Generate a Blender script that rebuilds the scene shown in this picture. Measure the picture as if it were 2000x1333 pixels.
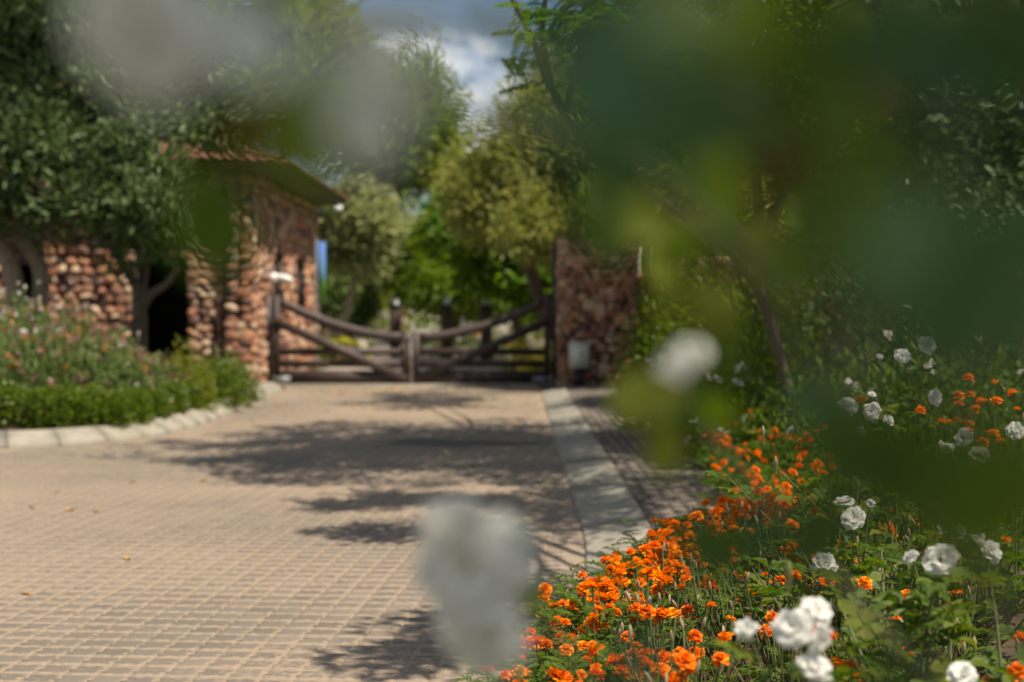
import bpy, math, random
import numpy as np
from mathutils import Vector, Matrix
R = math.radians
rng = np.random.default_rng(7)
random.seed(7)
for o in list(bpy.data.objects): bpy.data.objects.remove(o)
sc = bpy.context.scene
C = sc.collection

# ------------------------------------------------------------------ camera
CAM_H, PITCH, LENS = 1.4, R(1.26), 50.0
cd = bpy.data.cameras.new('camera'); cam = bpy.data.objects.new('camera', cd); C.objects.link(cam)
cam.location = (0, 0, CAM_H); cam.rotation_euler = (R(90) - PITCH, 0, 0)
cd.lens = LENS; cd.sensor_width = 36; cd.clip_start = 0.05; cd.clip_end = 2000
cd.dof.use_dof = True; cd.dof.focus_distance = 4.6; cd.dof.aperture_fstop = 2.0
sc.camera = cam
# ------------------------------------------------------------------ world and sun
SUN_EL, SUN_AZ = R(61), R(-36)                    # azimuth measured from +X towards +Y
sun_dir = Vector((math.cos(SUN_EL)*math.cos(SUN_AZ), math.cos(SUN_EL)*math.sin(SUN_AZ), math.sin(SUN_EL)))
w = bpy.data.worlds.new('World'); sc.world = w; w.use_nodes = True
wn, wl = w.node_tree.nodes, w.node_tree.links
wn.clear()
sky = wn.new('ShaderNodeTexSky'); sky.sky_type = 'NISHITA'; sky.sun_disc = False; sky.dust_density = 0.3; sky.ozone_density = 2.5
sky.sun_elevation = SUN_EL; sky.sun_rotation = math.atan2(sun_dir.x, sun_dir.y)
tc = wn.new('ShaderNodeTexCoord')
mp = wn.new('ShaderNodeMapping'); mp.inputs['Location'].default_value = (4.675, 4.282, 4.81); mp.inputs['Scale'].default_value = (1, 1, 1.7)
nz = wn.new('ShaderNodeTexNoise'); nz.inputs['Scale'].default_value = 5.5; nz.inputs['Detail'].default_value = 7; nz.inputs['Roughness'].default_value = 0.52
rp = wn.new('ShaderNodeValToRGB'); rp.color_ramp.elements[0].position = 0.51; rp.color_ramp.elements[1].position = 0.59
mx = wn.new('ShaderNodeMixRGB'); mx.inputs[2].default_value = (14.0, 14.0, 14.0, 1)
bg = wn.new('ShaderNodeBackground'); bg.inputs['Strength'].default_value = 0.053
wo = wn.new('ShaderNodeOutputWorld')
wl.new(tc.outputs['Generated'], mp.inputs[0]); wl.new(mp.outputs[0], nz.inputs['Vector']); wl.new(nz.outputs[0], rp.inputs[0])
wl.new(rp.outputs[0], mx.inputs[0]); wl.new(sky.outputs[0], mx.inputs[1]); wl.new(mx.outputs[0], bg.inputs[0]); wl.new(bg.outputs[0], wo.inputs[0])
sd = bpy.data.lights.new('sun', 'SUN'); sd.energy = 5.0; sd.angle = R(0.53); sd.color = (1.0, 0.895, 0.735)
so = bpy.data.objects.new('sun', sd); C.objects.link(so); so.rotation_euler = (-sun_dir).to_track_quat('-Z', 'Y').to_euler()
vs = sc.view_settings; vs.view_transform = 'Standard'; vs.look = 'None'; vs.gamma = 1; vs.exposure = 0.55
vs.use_curve_mapping = False
sc.cycles.max_bounces = 4; sc.cycles.diffuse_bounces = 2; sc.cycles.transmission_bounces = 2; sc.cycles.transparent_max_bounces = 4; sc.cycles.sample_clamp_indirect = 4

# ------------------------------------------------------------------ helpers
FPX = 2000*LENS/36
def P(px, py, d):
    """point of the place that the 2000 px wide photograph shows at (px, py), d metres ahead"""
    u, v = (px - 1000)/FPX, (666.5 - py)/FPX
    f = np.array((0, math.cos(PITCH), -math.sin(PITCH))); up = np.array((0, math.sin(PITCH), math.cos(PITCH)))
    r = f + v*up + np.array((u, 0, 0)); r = r/r[1]
    return np.array((0, 0, CAM_H)) + r*d
def tag(o, label=None, cat=None, group=None, kind=None):
    if label: o['label'] = label
    if cat: o['category'] = cat
    if group: o['group'] = group
    if kind: o['kind'] = kind
    return o
def empty(name, loc, label, cat, group=None):
    o = bpy.data.objects.new(name, None); C.objects.link(o); o.location = tuple(float(a) for a in loc); o.empty_display_size = 0.1
    return tag(o, label, cat, group)
def link(name, me, parent=None, loc=(0, 0, 0), rot=None, scale=None, mat=None):
    o = bpy.data.objects.new(name, me); C.objects.link(o); o.parent = parent; o.location = tuple(float(a) for a in loc)
    if rot is not None: o.rotation_euler = rot
    if scale is not None: o.scale = scale
    return o
def mesh(name, V, faces, mat=None, smooth=False):
    """faces: list of (n,k) int arrays"""
    V = np.ascontiguousarray(V, dtype=np.float32)
    me = bpy.data.meshes.new(name)
    faces = [np.asarray(f, dtype=np.int32) for f in faces if len(f)]
    me.vertices.add(len(V)); me.vertices.foreach_set('co', V.ravel())
    nl = sum(f.size for f in faces); npoly = sum(len(f) for f in faces)
    me.loops.add(nl); me.loops.foreach_set('vertex_index', np.concatenate([f.ravel() for f in faces]))
    me.polygons.add(npoly)
    tot = np.concatenate([np.full(len(f), f.shape[1], dtype=np.int32) for f in faces])
    st = np.concatenate([[0], np.cumsum(tot)[:-1]]).astype(np.int32)
    me.polygons.foreach_set('loop_start', st); me.polygons.foreach_set('loop_total', tot)
    if smooth: me.polygons.foreach_set('use_smooth', np.ones(npoly, dtype=bool))
    me.update(calc_edges=True)
    if mat: me.materials.append(mat)
    return me
class MB:
    """collects pieces of one part"""
    def __init__(s): s.V = []; s.Q = []; s.T = []; s.n = 0
    def add(s, V, Q=None, T=None):
        V = np.asarray(V, float); s.V.append(V)
        if Q is not None and len(Q): s.Q.append(np.asarray(Q) + s.n)
        if T is not None and len(T): s.T.append(np.asarray(T) + s.n)
        s.n += len(V); return s
    def box(s, lo, hi):
        (a, b, c), (d, e, f) = lo, hi
        return s.add([(a,b,c),(d,b,c),(d,e,c),(a,e,c),(a,b,f),(d,b,f),(d,e,f),(a,e,f)],
                     [(0,3,2,1),(4,5,6,7),(0,1,5,4),(1,2,6,5),(2,3,7,6),(3,0,4,7)])
    def beam(s, a, b, wd, th, up=(0, 0, 1)):
        a, b = np.asarray(a, float), np.asarray(b, float); d = (b-a)/np.linalg.norm(b-a)
        x = np.cross(d, up); x /= np.linalg.norm(x); z = np.cross(x, d)
        V = [p + x*sx*wd/2 + z*sz*th/2 for p in (a, b) for sx, sz in ((-1,-1),(1,-1),(1,1),(-1,1))]
        return s.add(V, [(0,1,2,3),(7,6,5,4),(0,4,5,1),(1,5,6,2),(2,6,7,3),(3,7,4,0)])
    def tube(s, pts, rad, n=7, cap=True):
        pts = np.asarray(pts, float); rad = np.broadcast_to(np.asarray(rad, float), (len(pts),))
        t = np.gradient(pts, axis=0); t /= np.linalg.norm(t, axis=1)[:, None] + 1e-9
        ref = np.array((0.31, 0.17, 0.93)) if abs(t[:, 2]).mean() < 0.8 else np.array((0.95, 0.2, 0.1))
        x = np.cross(t, ref); x /= np.linalg.norm(x, axis=1)[:, None]; y = np.cross(t, x)
        an = np.linspace(0, 2*np.pi, n, endpoint=False)
        V = (pts[:, None] + rad[:, None, None]*(np.cos(an)[None, :, None]*x[:, None] + np.sin(an)[None, :, None]*y[:, None])).reshape(-1, 3)
        i = np.arange(len(pts)-1)[:, None]*n; j = np.arange(n)[None]; k = (j+1) % n
        Q = np.stack([i+j, i+k, i+n+k, i+n+j], -1).reshape(-1, 4)
        T = []
        if cap:
            V = np.vstack([V, pts[-1] + t[-1]*rad[-1]*0.5]); b = (len(pts)-1)*n
            T = [(b+q, b+(q+1) % n, len(V)-1) for q in range(n)]
        return s.add(V, Q, T)
    def sphere(s, c, r, n=10, m=6, squash=1.0):
        V = [(0, 0, 1)]
        for a in range(1, m):
            th = math.pi*a/m
            for b in range(n): V.append((math.sin(th)*math.cos(2*math.pi*b/n), math.sin(th)*math.sin(2*math.pi*b/n), math.cos(th)))
        V.append((0, 0, -1)); V = np.array(V)*np.array((1, 1, squash))*r + np.asarray(c)
        Q = [(1+a*n+b, 1+(a+1)*n+b, 1+(a+1)*n+(b+1) % n, 1+a*n+(b+1) % n) for a in range(m-2) for b in range(n)]
        T = [(0, 1+b, 1+(b+1) % n) for b in range(n)] + [(len(V)-1, 1+(m-2)*n+(b+1) % n, 1+(m-2)*n+b) for b in range(n)]
        return s.add(V, Q, T)
    def me(s, name, mat, smooth=False, off=(0, 0, 0)):
        V = np.vstack(s.V) - np.asarray(off, float)
        fs = []
        if s.Q: fs.append(np.vstack(s.Q))
        if s.T: fs.append(np.vstack(s.T))
        return mesh(name, V, fs, mat, smooth)
    def ob(s, name, mat, parent=None, smooth=False):
        """world coordinates in; parents stand unrotated"""
        off = np.zeros(3); p = parent
        while p: off = off + np.array(p.location); p = p.parent
        return link(name, s.me(name, mat, smooth, off), parent)
def scatter(T, F, pos, ax, nr, size, wid=None):
    """copies of template T (y along ax, z along nr) joined into arrays"""
    pos, ax, nr = (np.asarray(a, float) for a in (pos, ax, nr)); N = len(pos)
    ax = ax/(np.linalg.norm(ax, axis=1)[:, None] + 1e-9)
    sd_ = np.cross(ax, nr); sd_ /= np.linalg.norm(sd_, axis=1)[:, None] + 1e-9; nr = np.cross(sd_, ax)
    size = np.broadcast_to(np.asarray(size, float), (N,)); wid = size if wid is None else np.broadcast_to(np.asarray(wid, float), (N,))
    T = np.asarray(T, float)
    V = pos[:, None] + (T[None, :, 0:1]*sd_[:, None])*wid[:, None, None] + (T[None, :, 1:2]*ax[:, None] + T[None, :, 2:3]*nr[:, None])*size[:, None, None]
    F = np.asarray(F)
    return V.reshape(-1, 3), (F[None] + (np.arange(N)*len(T))[:, None, None]).reshape(-1, F.shape[1])
def unit(n): v = rng.normal(size=(n, 3)); return v/np.linalg.norm(v, axis=1)[:, None]
LEAF4 = ([(0,0,0),(0.5,0.45,0.10),(0,1,-0.08),(-0.5,0.45,0.10)], [(0,1,2,3)])
LEAF6 = ([(0,0,0),(0.36,0.28,0.10),(0.34,0.68,0.09),(0,1,-0.10),(-0.34,0.68,0.09),(-0.36,0.28,0.10)], [(0,1,2,3),(0,3,4,5)])

# ------------------------------------------------------------------ materials
def newmat(name):
    m = bpy.data.materials.new(name); m.use_nodes = True; nt = m.node_tree
    return m, nt, nt.nodes, nt.links, nt.nodes['Principled BSDF']
def ramp(n, cols, pos=None):
    r = n.new('ShaderNodeValToRGB'); e = r.color_ramp.elements
    pos = pos or [i/max(1, len(cols)-1) for i in range(len(cols))]
    while len(e) < len(cols): e.new(0.5)
    for k, (c, p) in enumerate(zip(cols, pos)): e[k].position = p; e[k].color = (*c, 1)
    return r
def leafmat(name, cols, trans=0.35, rough=0.45, pos=None, spec=0.4, noise=0.0, isl=1.0):
    m, nt, n, l, b = newmat(name)
    g = n.new('ShaderNodeNewGeometry'); oi = n.new('ShaderNodeObjectInfo')
    ad = n.new('ShaderNodeMath'); ad.operation = 'MULTIPLY_ADD'; fr = n.new('ShaderNodeMath'); fr.operation = 'FRACT'; ad.inputs[1].default_value = isl
    l.new(g.outputs['Random Per Island'], ad.inputs[0]); l.new(oi.outputs['Random'], ad.inputs[2]); l.new(ad.outputs[0], fr.inputs[0])
    r = ramp(n, cols, pos); l.new(fr.outputs[0], r.inputs[0])
    col = r.outputs[0]
    if noise:
        t = n.new('ShaderNodeTexCoord'); z = n.new('ShaderNodeTexNoise'); z.inputs['Scale'].default_value = noise; z.inputs['Detail'].default_value = 4
        l.new(t.outputs['Object'], z.inputs['Vector']); h = n.new('ShaderNodeHueSaturation'); l.new(col, h.inputs['Color'])
        mr = n.new('ShaderNodeMapRange'); mr.inputs[1].default_value = 0.3; mr.inputs[2].default_value = 0.7; mr.inputs[3].default_value = 0.65; mr.inputs[4].default_value = 1.35
        l.new(z.outputs[0], mr.inputs[0]); l.new(mr.outputs[0], h.inputs['Value']); col = h.outputs[0]
    l.new(col, b.inputs['Base Color']); b.inputs['Roughness'].default_value = rough; b.inputs['Specular IOR Level'].default_value = spec
    tr = n.new('ShaderNodeBsdfTranslucent'); hs = n.new('ShaderNodeHueSaturation'); hs.inputs['Saturation'].default_value = 1.15; hs.inputs['Value'].default_value = 1.5
    l.new(col, hs.inputs['Color']); l.new(hs.outputs[0], tr.inputs[0])
    ms = n.new('ShaderNodeMixShader'); ms.inputs[0].default_value = trans
    l.new(b.outputs[0], ms.inputs[1]); l.new(tr.outputs[0], ms.inputs[2]); l.new(ms.outputs[0], n['Material Output'].inputs[0])
    return m
def surf(name, cols, scale=6, rough=0.85, bump=0.3, detail=6, pos=None, bscale=None, metal=0, per=0.0, coord='Object'):
    """noise coloured surface; per: strength of the piece to piece variation"""
    m, nt, n, l, b = newmat(name)
    t = n.new('ShaderNodeTexCoord'); z = n.new('ShaderNodeTexNoise'); z.inputs['Scale'].default_value = scale; z.inputs['Detail'].default_value = detail
    l.new(t.outputs[coord], z.inputs['Vector']); r = ramp(n, cols, pos or [0.3 + 0.4*i/max(1, len(cols)-1) for i in range(len(cols))])
    fac = z.outputs[0]
    if per:
        g = n.new('ShaderNodeNewGeometry'); oi = n.new('ShaderNodeObjectInfo')
        ad = n.new('ShaderNodeMath'); ad.operation = 'ADD'; fr = n.new('ShaderNodeMath'); fr.operation = 'FRACT'
        l.new(g.outputs['Random Per Island'], ad.inputs[0]); l.new(oi.outputs['Random'], ad.inputs[1]); l.new(ad.outputs[0], fr.inputs[0])
        mi = n.new('ShaderNodeMapRange'); mi.inputs[3].default_value = -per/2; mi.inputs[4].default_value = per/2; l.new(fr.outputs[0], mi.inputs[0])
        a2 = n.new('ShaderNodeMath'); a2.operation = 'ADD'; l.new(fac, a2.inputs[0]); l.new(mi.outputs[0], a2.inputs[1]); fac = a2.outputs[0]
    l.new(fac, r.inputs[0]); l.new(r.outputs[0], b.inputs['Base Color'])
    b.inputs['Roughness'].default_value = rough; b.inputs['Metallic'].default_value = metal
    if bump:
        z2 = n.new('ShaderNodeTexNoise'); z2.inputs['Scale'].default_value = bscale or scale*6; z2.inputs['Detail'].default_value = 5
        l.new(t.outputs[coord], z2.inputs['Vector']); bp = n.new('ShaderNodeBump'); bp.inputs['Strength'].default_value = bump; bp.inputs['Distance'].default_value = 0.02
        l.new(z2.outputs[0], bp.inputs['Height']); l.new(bp.outputs[0], b.inputs['Normal'])
    return m
M = {}
M['sand'] = surf('joint_sand', [(0.20,0.155,0.115),(0.27,0.21,0.155),(0.235,0.185,0.137)], 1.2, 0.95, 0.25, bscale=60)
M['soil'] = surf('soil', [(0.05,0.032,0.02),(0.11,0.07,0.045)], 5, 0.95, 0.8, bscale=25)
M['grass'] = surf('ground_grass', [(0.05,0.08,0.02),(0.12,0.13,0.04),(0.10,0.11,0.03)], 0.8, 0.95, 0.6, bscale=20)
M['farpave'] = surf('far_paving', [(0.24,0.19,0.155),(0.32,0.26,0.215)], 0.6, 0.9, 0.2, bscale=15)
M['concrete'] = surf('concrete', [(0.19,0.172,0.138),(0.30,0.275,0.225),(0.24,0.215,0.172)], 3, 0.9, 0.25, bscale=50, per=0.12)
M['mortar'] = surf('mortar', [(0.05,0.035,0.028),(0.10,0.07,0.055)], 8, 0.95, 0.5)
M['walk'] = surf('walk_brick', [(0.12,0.10,0.085),(0.155,0.13,0.11),(0.18,0.145,0.12)], 5, 0.9, 0.3, bscale=60, per=0.4)
M['walksand'] = surf('walk_sand', [(0.13,0.105,0.085),(0.16,0.13,0.105)], 4, 0.95, 0.3)
M['gatewood'] = surf('stained_timber', [(0.032,0.022,0.019),(0.062,0.042,0.036),(0.045,0.031,0.027)], 4, 0.62, 0.25, bscale=30, per=0.25)
M['black'] = surf('black_metal', [(0.012,0.012,0.013),(0.02,0.02,0.02)], 8, 0.5, 0.1)
M['steel'] = surf('galvanised_steel', [(0.13,0.14,0.15),(0.2,0.21,0.22)], 10, 0.5, 0.1, metal=0.3)
M['white'] = surf('white_plastic', [(0.72,0.73,0.72),(0.8,0.8,0.79)], 5, 0.45, 0.03)
M['boxgrey'] = surf('meter_box_enamel', [(0.56,0.58,0.53),(0.62,0.64,0.58)], 4, 0.5, 0.05)
M['tile'] = surf('terracotta_tile', [(0.19,0.075,0.05),(0.29,0.13,0.085),(0.23,0.10,0.07)], 3, 0.85, 0.3, per=0.5)
M['soffit'] = surf('dark_soffit', [(0.018,0.012,0.009),(0.035,0.022,0.016)], 5, 0.8, 0.2)
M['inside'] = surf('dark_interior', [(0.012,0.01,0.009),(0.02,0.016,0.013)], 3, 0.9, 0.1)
M['bark'] = surf('bark', [(0.045,0.032,0.023),(0.11,0.08,0.055),(0.075,0.055,0.04)], 9, 0.95, 0.9, bscale=40)
M['bark_pale'] = surf('pale_bark', [(0.16,0.12,0.085),(0.30,0.24,0.17),(0.22,0.17,0.12)], 7, 0.95, 0.8, bscale=35)
M['cane'] = surf('rose_cane', [(0.07,0.10,0.03),(0.13,0.12,0.05)], 12, 0.6, 0.2)
M['stem'] = surf('green_stem', [(0.07,0.12,0.03),(0.12,0.16,0.05)], 12, 0.6, 0.1)
M['dry'] = leafmat('dry_stalks', [(0.16,0.11,0.06),(0.28,0.20,0.11),(0.09,0.06,0.035)], 0.15, 0.9)
M['petal'] = leafmat('white_petal', [(0.68,0.66,0.60),(0.74,0.74,0.70),(0.71,0.71,0.67),(0.77,0.77,0.74)], 0.35, 0.6, spec=0.2, noise=3, isl=0.4)
M['stamen'] = leafmat('stamens', [(0.55,0.36,0.06),(0.62,0.45,0.12)], 0.2, 0.7)
M['marigold'] = leafmat('marigold_petal', [(0.76,0.12,0.003),(0.88,0.25,0.004),(0.82,0.17,0.003),(0.92,0.32,0.006),(0.60,0.075,0.004),(0.93,0.46,0.012)], 0.35, 0.6, [0,0.25,0.5,0.72,0.86,0.95], 0.2, isl=0.22)
M['marigold_dead'] = leafmat('withered_marigold', [(0.22,0.045,0.012),(0.32,0.09,0.02)], 0.2, 0.9)
M['seed'] = leafmat('seed_husk', [(0.34,0.25,0.15),(0.44,0.34,0.22),(0.27,0.18,0.11)], 0.15, 0.8)
M['marleaf'] = leafmat('marigold_leaf', [(0.05,0.095,0.015),(0.085,0.15,0.022),(0.15,0.19,0.035)], 0.4, 0.5)
M['roseleaf'] = leafmat('rose_leaf', [(0.04,0.08,0.016),(0.075,0.125,0.018),(0.13,0.17,0.024)], 0.36, 0.5, None, 0.2, 30)
M['roseyoung'] = leafmat('young_rose_leaf', [(0.12,0.17,0.025),(0.17,0.20,0.03),(0.15,0.16,0.035)], 0.5, 0.55, None, 0.14, 30)
M['bud'] = leafmat('rose_bud', [(0.20,0.20,0.07),(0.3,0.22,0.10)], 0.2, 0.5)
M['fallen'] = leafmat('fallen_leaf', [(0.55,0.33,0.05),(0.42,0.25,0.07),(0.34,0.2,0.09),(0.6,0.42,0.05)], 0.2, 0.7)
# stones
def stonemat():
    m, nt, n, l, b = newmat('rubble_stone')
    g = n.new('ShaderNodeNewGeometry'); oi = n.new('ShaderNodeObjectInfo')
    ad = n.new('ShaderNodeMath'); ad.operation = 'ADD'; fr = n.new('ShaderNodeMath'); fr.operation = 'FRACT'
    l.new(g.outputs['Random Per Island'], ad.inputs[0]); l.new(oi.outputs['Random'], ad.inputs[1]); l.new(ad.outputs[0], fr.inputs[0])
    r = ramp(n, [(0.28,0.14,0.09),(0.42,0.26,0.165),(0.30,0.13,0.075),(0.52,0.37,0.25),(0.16,0.085,0.065),(0.38,0.22,0.155),(0.44,0.22,0.11),(0.28,0.215,0.17)], [0,.16,.3,.45,.58,.7,.84,.95])
    r.color_ramp.interpolation = 'CONSTANT'; l.new(fr.outputs[0], r.inputs[0])
    t = n.new('ShaderNodeTexCoord'); z = n.new('ShaderNodeTexNoise'); z.inputs['Scale'].default_value = 3; z.inputs['Detail'].default_value = 6
    l.new(t.outputs['Object'], z.inputs['Vector'])
    mr = n.new('ShaderNodeMapRange'); mr.inputs[1].default_value = 0.3; mr.inputs[2].default_value = 0.7; mr.inputs[3].default_value = 0.6; mr.inputs[4].default_value = 1.35
    l.new(z.outputs[0], mr.inputs[0]); h = n.new('ShaderNodeHueSaturation'); l.new(r.outputs[0], h.inputs['Color']); l.new(mr.outputs[0], h.inputs['Value'])
    l.new(h.outputs[0], b.inputs['Base Color']); b.inputs['Roughness'].default_value = 0.85
    bp = n.new('ShaderNodeBump'); bp.inputs['Strength'].default_value = 0.5; bp.inputs['Distance'].default_value = 0.03; l.new(z.outputs[0], bp.inputs['Height']); l.new(bp.outputs[0], b.inputs['Normal'])
    return m
M['stone'] = stonemat()
def pavermat():
    m, nt, n, l, b = newmat('interlocking_paver')
    g = n.new('ShaderNodeNewGeometry'); oi = n.new('ShaderNodeObjectInfo'); at = n.new('ShaderNodeAttribute'); at.attribute_name = 'rim'
    t = n.new('ShaderNodeNewGeometry')
    big = n.new('ShaderNodeTexNoise'); big.inputs['Scale'].default_value = 0.35; big.inputs['Detail'].default_value = 3
    fine = n.new('ShaderNodeTexNoise'); fine.inputs['Scale'].default_value = 30; fine.inputs['Detail'].default_value = 5
    for z in (big, fine): l.new(t.outputs['Position'], z.inputs['Vector'])
    fr = n.new('ShaderNodeMath'); fr.operation = 'FRACT'; ad = n.new('ShaderNodeMath'); ad.operation = 'ADD'
    l.new(g.outputs['Random Per Island'], ad.inputs[0]); l.new(oi.outputs['Random'], ad.inputs[1]); l.new(ad.outputs[0], fr.inputs[0])
    base = ramp(n, [(0.125,0.105,0.085),(0.165,0.138,0.11),(0.14,0.115,0.09),(0.185,0.155,0.123)]); l.new(fr.outputs[0], base.inputs[0])
    sand = ramp(n, [(0.215,0.165,0.12),(0.30,0.232,0.17)]); l.new(fine.outputs[0], sand.inputs[0])
    # sand swept over the rims and, in drifts, over whole pavers
    s1 = n.new('ShaderNodeMath'); s1.operation = 'MULTIPLY_ADD'; l.new(at.outputs['Fac'], s1.inputs[0]); s1.inputs[1].default_value = 0.62
    mrb = n.new('ShaderNodeMapRange'); mrb.inputs[1].default_value = 0.35; mrb.inputs[2].default_value = 0.65; mrb.inputs[3].default_value = -0.1; mrb.inputs[4].default_value = 0.62; l.new(big.outputs[0], mrb.inputs[0])
    l.new(mrb.outputs[0], s1.inputs[2])
    s2 = n.new('ShaderNodeMath'); s2.operation = 'MULTIPLY_ADD'; l.new(fine.outputs[0], s2.inputs[0]); s2.inputs[1].default_value = 1.5; l.new(s1.outputs[0], s2.inputs[2])
    mr = n.new('ShaderNodeMapRange'); mr.inputs[1].default_value = 1.0; mr.inputs[2].default_value = 1.38; l.new(s2.outputs[0], mr.inputs[0])
    mix = n.new('ShaderNodeMixRGB'); l.new(mr.outputs[0], mix.inputs[0]); l.new(base.outputs[0], mix.inputs[1]); l.new(sand.outputs[0], mix.inputs[2])
    l.new(mix.outputs[0], b.inputs['Base Color']); b.inputs['Roughness'].default_value = 0.85
    bp = n.new('ShaderNodeBump'); bp.inputs['Strength'].default_value = 0.35; bp.inputs['Distance'].default_value = 0.006; l.new(fine.outputs[0], bp.inputs['Height']); l.new(bp.outputs[0], b.inputs['Normal'])
    return m
M['paver'] = pavermat()
# foliage
M['f_dark'] = leafmat('dark_evergreen_leaf', [(0.05,0.09,0.03),(0.095,0.145,0.05),(0.17,0.225,0.09),(0.065,0.11,0.035)], 0.16, 0.45, None, 0.3)
M['f_olive'] = leafmat('olive_leaf', [(0.19,0.22,0.05),(0.29,0.31,0.085),(0.36,0.36,0.12),(0.15,0.18,0.035)], 0.42, 0.5)
M['f_grey'] = leafmat('grey_green_leaf', [(0.22,0.245,0.10),(0.32,0.34,0.155),(0.26,0.28,0.12)], 0.4, 0.5)
M['f_green'] = leafmat('mid_green_leaf', [(0.075,0.135,0.012),(0.13,0.20,0.016),(0.19,0.24,0.022),(0.10,0.16,0.015)], 0.45, 0.45)
M['f_yellow'] = leafmat('yellow_green_leaf', [(0.13,0.17,0.015),(0.20,0.23,0.02),(0.26,0.26,0.03)], 0.4, 0.5)
M['f_acacia'] = leafmat('feathery_leaf', [(0.06,0.13,0.015),(0.10,0.19,0.02),(0.15,0.23,0.03)], 0.45, 0.5)
M['f_brown'] = leafmat('withered_flower_head', [(0.12,0.075,0.05),(0.18,0.11,0.075),(0.09,0.055,0.04)], 0.15, 0.9)
M['f_hedge'] = leafmat('hedge_leaf', [(0.04,0.08,0.006),(0.085,0.14,0.009),(0.19,0.235,0.016)], 0.35, 0.4)
M['f_sage'] = leafmat('sage_leaf', [(0.11,0.17,0.045),(0.18,0.25,0.08),(0.15,0.20,0.05),(0.24,0.29,0.12)], 0.38, 0.5)
M['b_pink'] = leafmat('pink_blossom', [(0.30,0.12,0.15),(0.34,0.19,0.16),(0.26,0.10,0.15)], 0.3, 0.6)
M['b_purple'] = leafmat('purple_blossom', [(0.26,0.04,0.16),(0.34,0.07,0.22),(0.18,0.04,0.10)], 0.3, 0.6)
M['b_white'] = leafmat('white_blossom', [(0.66,0.62,0.58),(0.74,0.70,0.66)], 0.3, 0.6)
M['b_orange'] = leafmat('orange_blossom', [(0.45,0.17,0.04),(0.50,0.26,0.08)], 0.3, 0.6)
M['b_yellow'] = leafmat('yellow_blossom', [(0.62,0.52,0.02),(0.7,0.6,0.05)], 0.3, 0.6)

# ------------------------------------------------------------------ ground, driveway, kerbs
def sheet(name, poly, z, mat, parent=None):
    V = [(x, y, z) for x, y in poly]
    me = bpy.data.meshes.new(name); me.from_pydata(V, [], [tuple(range(len(V)))]); me.materials.append(mat); me.update()
    return link(name, me, parent)
g = sheet('ground', [(-300,-60),(300,-60),(300,500),(-300,500)], -0.06, M['grass']); tag(g, kind='structure')
def cr(pts, n=8):
    """Catmull-Rom through pts"""
    p = np.asarray(pts, float); p = np.vstack([2*p[0]-p[1], p, 2*p[-1]-p[-2]]); out = []
    for i in range(1, len(p)-2):
        for t in np.linspace(0, 1, n, endpoint=False):
            a, b, c, d = p[i-1:i+3]
            out.append(0.5*((2*b) + (c-a)*t + (2*a-5*b+4*c-d)*t*t + (3*b-a-3*c+d)*t**3))
    out.append(p[-2]); return np.array(out)
LK = cr([(-16,14.0),(-9,14.0),(-6.4,14.05),(-5.0,14.35),(-4.25,15.0),(-3.85,16.2),(-3.75,18.5),(-3.82,21.5),(-3.95,24.6)], 12)   # road edge of the left kerb
RK = cr([(-3.2,2.6),(-1.5,3.6),(-0.45,4.6),(-0.05,5.4),(0.2,6.2),(0.36,7.2),(0.44,8.6),(0.46,11),(0.47,15),(0.48,20),(0.50,25.2)], 12)
def lkx(y): i = LK[:, 1] >= 14.3; return np.interp(y, LK[i, 1], LK[i, 0])
def rkx(y): return np.interp(y, RK[:, 1], RK[:, 0])
drv = sheet('driveway', [(-40,-6),(-0.0,-6),*[tuple(a) for a in RK if a[1] < 25], (0.5,26.9),(-4.3,26.9), *[tuple(a) for a in LK[::-1]], (-40,14)], 0.0, M['sand']); tag(drv, kind='structure')
far = sheet('drive_beyond_gate', [(-4.3,26.9),(0.75,26.9),(1.2,45),(1.5,70),(0,130),(-10,130),(-6.5,70),(-4.6,45)], 0.004, M['farpave']); tag(far, kind='structure')
# pavers: one zigzag outline that tiles by translation
PX, PY = 0.128, 0.141
ROT = R(5)
def zig(n): return np.interp(np.linspace(0, 1, n), [0, .18, .38, .62, .82, 1], [0, .0, -.5, .5, .0, 0])
def paver_template():
    n = 5; a, b = 0.016, 0.020
    u = np.array([0, .2, .4, .6, .8]); zz = np.array([0, 0, -.55, .55, 0])
    bot = np.stack([u*PX, zz*a], 1); rig = np.stack([PX + zz*b, u*PY], 1)
    top = np.stack([(1-u)*PX, PY + np.array([0, 0, .55, -.55, 0])*a], 1); lef = np.stack([np.array([0, 0, .55, -.55, 0])*b, (1-u)*PY], 1)
    o = np.vstack([bot, rig, top, lef]) - np.array((PX/2, PY/2)); return o
OUT = paver_template(); NO = len(OUT)
def paver_arrays():
    g0 = OUT*0.97; g1 = OUT*np.array((0.90, 0.84)); g2 = OUT*np.array((0.62, 0.5))
    V = np.vstack([np.c_[g0, np.full(NO, -0.006)], np.c_[g1, np.full(NO, 0.0035)], np.c_[g2, np.full(NO, 0.0050)], [(0, 0, 0.0052)]])
    Q = [(r*NO+i, r*NO+(i+1) % NO, (r+1)*NO+(i+1) % NO, (r+1)*NO+i) for r in range(2) for i in range(NO)]
    T = [(2*NO+i, 2*NO+(i+1) % NO, 3*NO) for i in range(NO)]
    rim = np.r_[np.ones(NO), 0.5 + 0.5*(np.abs(OUT[:, 1])/(PY/2))**3, np.full(NO, 0.05), 0.0]
    return V, Q, T, rim
PV, PQ, PT, PRIM = paver_arrays()
def setrim(me, rim):
    a = me.attributes.new('rim', 'FLOAT', 'POINT'); a.data.foreach_set('value', np.asarray(rim, np.float32))
cs, sn = math.cos(ROT), math.sin(ROT)
ii, jj = np.meshgrid(np.arange(-140, 60), np.arange(20, 230)); ii = ii.ravel(); jj = jj.ravel()
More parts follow.
